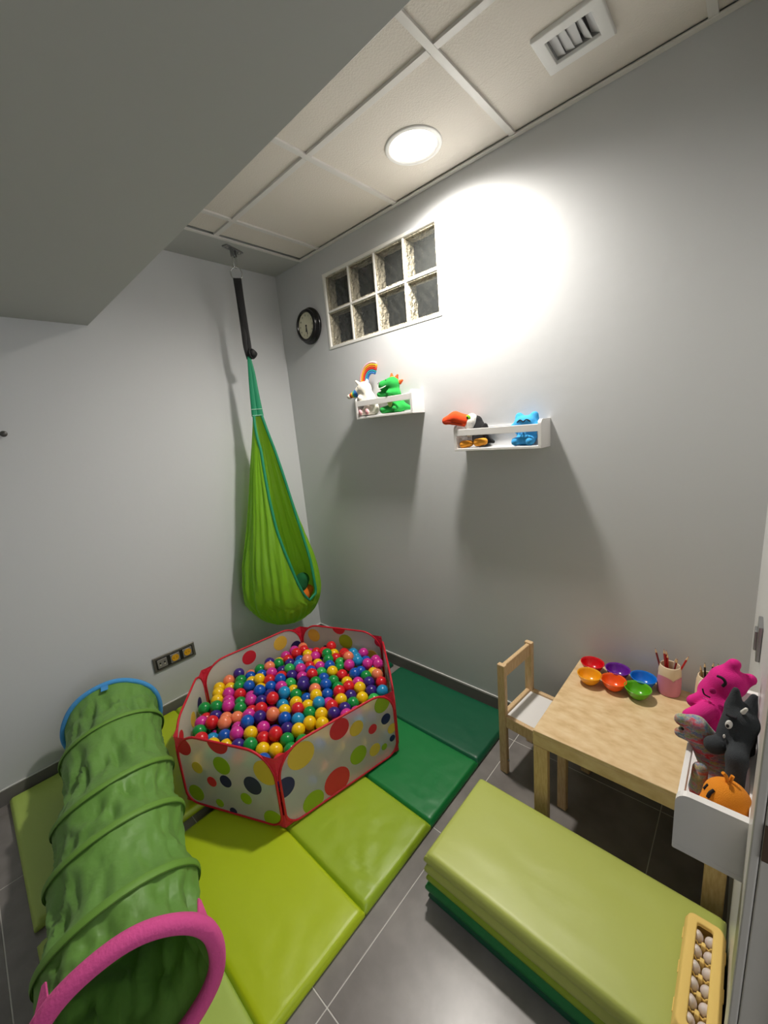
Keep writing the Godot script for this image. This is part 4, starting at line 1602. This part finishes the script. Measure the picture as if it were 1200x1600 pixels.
	obj("body", soft([[V(0.332, 0.038, 0.048), V(0.332, 0.05, 0.05), 0.042, 0.036], [V(0.312, 0.092, 0.05), V(0.352, 0.092, 0.05), 0.034, 0.034], [V(0.298, 0.122, 0.045), V(0.298, 0.124, 0.045), 0.016, 0.016], [V(0.365, 0.122, 0.045), V(0.365, 0.124, 0.045), 0.016, 0.016], [V(0.3, 0.06, 0.055), V(0.278, 0.08, 0.066), 0.014, 0.014], [V(0.364, 0.06, 0.055), V(0.382, 0.078, 0.066), 0.014, 0.014], [V(0.315, 0.022, 0.06), V(0.298, 0.019, 0.088), 0.019, 0.018], [V(0.348, 0.022, 0.06), V(0.362, 0.019, 0.088), 0.019, 0.018]], 0.014, 0.0045), cf, b)
	thread(b, "brow", [V(0.303, 0.1, 0.081), V(0.318, 0.109, 0.0845), V(0.332, 0.101, 0.085), V(0.346, 0.109, 0.0845), V(0.361, 0.1, 0.081)], 0.0026, ink)
	thread(b, "mouth_line", [V(0.315, 0.086, 0.0855), V(0.332, 0.081, 0.086), V(0.349, 0.086, 0.0855)], 0.0016, ink)
	for q in 3:
		thread(b, "belly_stitch", [V(0.318 + q * 0.014, 0.058, 0.087), V(0.318 + q * 0.014, 0.048, 0.088)], 0.0016, mat("2f86c4", 0.8))
	near_toys(fz, black, ink)


func near_toys(fz: Texture2D, black: Material, ink: Material) -> void:
	# the crowded third shelf, in room coordinates
	var p := toy("hot pink soft toy with a dark brow, behind the others on its shelf", Vector3.ZERO, Basis.IDENTITY)
	var pf := cloth("e01f8a", fz)
	obj("body", soft([[V(-0.735, 0.905, 2.446), V(-0.713, 0.925, 2.438), 0.03, 0.031], [V(-0.713, 0.92, 2.436), V(-0.71, 0.958, 2.455), 0.03, 0.034], [V(-0.705, 0.985, 2.456), V(-0.703, 1.0, 2.463), 0.014, 0.012], [V(-0.70, 0.962, 2.478), V(-0.70, 0.972, 2.49), 0.015, 0.012], [V(-0.735, 0.928, 2.464), V(-0.765, 0.89, 2.455), 0.016, 0.015], [V(-0.765, 0.89, 2.455), V(-0.795, 0.88, 2.44), 0.015, 0.018], [V(-0.73, 0.92, 2.42), V(-0.745, 0.908, 2.402), 0.012, 0.013], [V(-0.76, 0.908, 2.428), V(-0.815, 0.914, 2.406), 0.018, 0.018], [V(-0.715, 0.86, 2.45), V(-0.74, 0.84, 2.445), 0.02, 0.018]], 0.007, 0.0038), pf, p)
	thread(p, "brow", [V(-0.744, 0.985, 2.438), V(-0.748, 0.985, 2.447), V(-0.750, 0.977, 2.452), V(-0.750, 0.968, 2.448)], 0.003, ink)
	thread(p, "mouth_line", [V(-0.752, 0.950, 2.416), V(-0.757, 0.941, 2.420), V(-0.757, 0.937, 2.430)], 0.0016, ink)
	ball_part(p, "nose", V(-0.753, 0.952, 2.433), V(0.004, 0.007, 0.006), cloth("b81670", fz))
	for q in 3:
		thread(p, "belly_stitch", [V(-0.755, 0.93 - q * 0.008, 2.418), V(-0.757, 0.928 - q * 0.008, 2.432)], 0.0012, cloth("f06ab8", fz))
	var g := toy("charcoal grey soft toy with a long hanging arm and a white eye", Vector3.ZERO, Basis.IDENTITY)
	var gf := cloth("35393d", fz)
	obj("body", soft([[V(-0.856, 0.968, 2.479), V(-0.866, 0.942, 2.472), 0.0275, 0.026], [V(-0.83, 0.885, 2.477), V(-0.842, 0.95, 2.478), 0.028, 0.026], [V(-0.848, 0.99, 2.468), V(-0.842, 1.022, 2.468), 0.015, 0.006], [V(-0.838, 0.99, 2.49), V(-0.83, 1.012, 2.494), 0.012, 0.006], [V(-0.868, 0.945, 2.482), V(-0.915, 0.93, 2.478), 0.015, 0.015], [V(-0.915, 0.93, 2.478), V(-0.945, 0.868, 2.477), 0.015, 0.0135], [V(-0.85, 0.912, 2.466), V(-0.893, 0.926, 2.445), 0.015, 0.016]], 0.008, 0.0038), gf, g)
	ball_part(g, "eye", V(-0.882, 0.972, 2.463), V(0.004, 0.009, 0.006), mat("f4f2ee", 0.3), Basis(Vector3.UP, 0.5))
	ball_part(g, "pupil", V(-0.8855, 0.971, 2.4615), V(0.002, 0.004, 0.0028), black, Basis(Vector3.UP, 0.5))
	obj("horn", soft([[V(-0.868, 0.997, 2.480), V(-0.872, 1.008, 2.484), 0.004, 0.003]], 0.002, 0.002), mat("e9e6df", 0.5), g)
	ball_part(g, "tooth", V(-0.890, 0.95, 2.458), V(0.002, 0.004, 0.002), mat("f4f2ee", 0.3))
	thread(g, "brow", [V(-0.873, 0.986, 2.459), V(-0.878, 0.987, 2.466), V(-0.879, 0.988, 2.473)], 0.0034, ink)
	var f := toy("marbled rainbow fish soft toy gaping over the rail below the pink toy", Vector3.ZERO, Basis.IDENTITY)
	var mm := mat("ffffff", 0.8)
	var nn := noise(0.018, 4, 51)
	nn.domain_warp_enabled = true
	nn.domain_warp_amplitude = 40.0
	mm.albedo_texture = ntex(nn, 512, ramp([[0.0, "8a2f3a"], [0.3, "c8303f"], [0.4, "d8607a"], [0.47, "c9d6d0"], [0.52, "5fa0aa"], [0.58, "5b68b0"], [0.66, "d4cc80"], [0.76, "6f9c66"], [1.0, "e07aa4"]]))
	mm.rim_enabled = true
	mm.rim = 0.4
	tri_uv(mm, V(2.5, 6, 2.5), false)
	obj("body", soft([[V(-0.87, 0.94, 2.392), V(-0.86, 0.93, 2.415), 0.012, 0.02], [V(-0.86, 0.93, 2.415), V(-0.85, 0.88, 2.445), 0.02, 0.028], [V(-0.874, 0.913, 2.392), V(-0.867, 0.912, 2.418), 0.010, 0.017], [V(-0.867, 0.91, 2.42), V(-0.852, 0.862, 2.448), 0.017, 0.03], [V(-0.85, 0.87, 2.448), V(-0.82, 0.845, 2.462), 0.03, 0.025]], 0.005, 0.004), mm, f)
	obj("fin", soft([[V(-0.905, 0.872, 2.429), V(-0.922, 0.84, 2.4285), 0.0125, 0.0135], [V(-0.922, 0.84, 2.4285), V(-0.925, 0.818, 2.429), 0.0135, 0.008]], 0.006, 0.004), mm, f)
	ball_part(f, "eye", V(-0.876, 0.925, 2.396), V(0.003, 0.004, 0.003), black)
	var r := toy("round orange soft toy with dark brows at the doorway end of its shelf", Vector3.ZERO, Basis.IDENTITY)
	var of := cloth("f0921e", fz)
	obj("body", soft([[V(-0.968, 0.85, 2.471), V(-0.966, 0.882, 2.470), 0.036, 0.034], [V(-0.985, 0.825, 2.45), V(-0.995, 0.828, 2.437), 0.018, 0.017], [V(-0.985, 0.875, 2.446), V(-0.993, 0.872, 2.441), 0.014, 0.012], [V(-0.99, 0.86, 2.486), V(-0.998, 0.845, 2.488), 0.014, 0.013]], 0.010, 0.004), of, r)
	thread(r, "tuft", [V(-0.962, 0.912, 2.468), V(-0.965, 0.926, 2.466), V(-0.968, 0.934, 2.461)], 0.003, of)
	thread(r, "tuft", [V(-0.96, 0.912, 2.47), V(-0.959, 0.928, 2.474)], 0.003, of)
	thread(r, "brow", [V(-0.983, 0.905, 2.452), V(-0.988, 0.9, 2.447), V(-0.991, 0.892, 2.4445)], 0.0026, ink)
	thread(r, "brow", [V(-0.972, 0.902, 2.4435), V(-0.976, 0.893, 2.4385)], 0.0022, ink)


# ---------- egg carton ----------
func egg_carton() -> void:
	var x0 := -0.952
	var x1 := -0.677
	var z0 := 2.419
	var z1 := 2.502
	var y0 := 0.2
	var c := V((x0 + x1) / 2, y0, (z0 + z1) / 2)
	var t := thing("egg_carton", "yellow toy egg carton with a windowed lid on the folded mat", "egg carton", c)
	var ym := cloth("f8d57c", M.fuzzy, 18.0, 0.03, 0.2)
	var hx := (x1 - x0) / 2
	var hz := (z1 - z0) / 2
	# lid: a frame with a long opening and sloped sides
	var lid := Buf.new()
	var top := 0.05
	var loops := [[hx, hz, 0.014, 0.022], [hx - 0.001, hz - 0.001, 0.016, 0.03], [hx - 0.005, hz - 0.005, 0.016, top - 0.003], [hx - 0.009, hz - 0.009, 0.014, top], [hx - 0.021, hz - 0.0235, 0.006, top], [hx - 0.023, hz - 0.0255, 0.006, top - 0.004], [hx - 0.023, hz - 0.0255, 0.006, top - 0.012]]
	var pts := PackedVector3Array()
	var per := 0
	for l in loops:
		var poly := rounded(l[0] * 2, l[1] * 2, l[2], 6, Vector2(-l[0], -l[1]))
		per = poly.size()
		for p in poly:
			pts.append(V(p.x, l[3], p.y))
	patch(lid, loops.size(), per, pts, false, true)
	obj("lid", lid, ym, t)
	var tray := Buf.new()
	var pts2 := PackedVector3Array()
	for l in [[hx + 0.003, hz + 0.0, 0.014, 0.022], [hx + 0.003, hz + 0.0, 0.014, 0.018], [hx - 0.004, hz - 0.003, 0.012, 0.016], [hx - 0.01, hz - 0.008, 0.01, 0.001], [hx - 0.014, hz - 0.012, 0.008, 0.0]]:
		var poly := rounded(l[0] * 2, l[1] * 2, l[2], 6, Vector2(-l[0], -l[1]))
		per = poly.size()
		for p in poly:
			pts2.append(V(p.x, l[3], p.y))
	patch(tray, 5, per, pts2, false, true)
	rbox(tray, V(0, 0.004, 0), V(hx * 2 - 0.03, 0.004, hz * 2 - 0.02), 0.001)
	obj("tray", tray, ym, t)
	for s in [-1, 1]:
		for k in 3:
			obj("lid_catch", box(V(0.03, 0.006, 0.004), V(-0.085 + k * 0.085, 0.022, s * (hz - 0.0005)), 0.0015), ym, t)
	# dividers and the posts between the eggs
	var pitch := (hx * 2 - 0.046) / 6.0
	var pale := cloth("f6d684", M.fuzzy, 18.0, 0.03, 0.2)
	for k in 5:
		var x := -hx + 0.023 + pitch * (k + 1)
		var wv := Buf.new()
		var path := curve([V(x, 0.022, -0.024), V(x, 0.036, -0.016), V(x, 0.027, -0.010), V(x, 0.034, 0.0), V(x, 0.027, 0.010), V(x, 0.036, 0.016), V(x, 0.022, 0.024)], 4)
		tube(wv, path, 0.0022, 6)
		for q in path.size() - 1:
			var a := path[q]
			var e := path[q + 1]
			wv.quad(wv.vert(a, Vector3.RIGHT), wv.vert(e, Vector3.RIGHT), wv.vert(V(e.x, 0.004, e.z), Vector3.RIGHT), wv.vert(V(a.x, 0.004, a.z), Vector3.RIGHT))
		obj("divider", wv, ym, t)
		obj("post", box(V(0.012, 0.034, 0.009), V(x, 0.02, 0.0), 0.003), pale, t)
	# the eggs themselves
	var egg := Buf.new()
	lathe(egg, [Vector2(0.0, -0.019), Vector2(0.007, -0.0175), Vector2(0.0125, -0.012), Vector2(0.0148, -0.004), Vector2(0.0145, 0.003), Vector2(0.0118, 0.012), Vector2(0.007, 0.019), Vector2(0.003, 0.0215), Vector2(0.0, 0.022)], 22)
	var em := egg.mesh()
	var shell := mat("eadfdb", 0.35)
	shell.subsurf_scatter_enabled = true
	shell.subsurf_scatter_strength = 0.1
	var ord := ["first", "second", "third", "fourth", "fifth", "sixth"]
	for k in 6:
		for s in [-1, 1]:
			var at := c + V(hx - 0.023 - pitch * (k + 0.5), 0.0245, s * 0.0155)
			var o := put("toy_egg", em, shell, self, Transform3D(Basis(Vector3.RIGHT, -0.2 * s) * Basis(Vector3.BACK, 0.25), at))
			tag(o, "white toy egg in the carton, %s from the table end, %s" % [ord[k], "room side" if s < 0 else "wall side"], "egg", "toy eggs in the yellow carton")
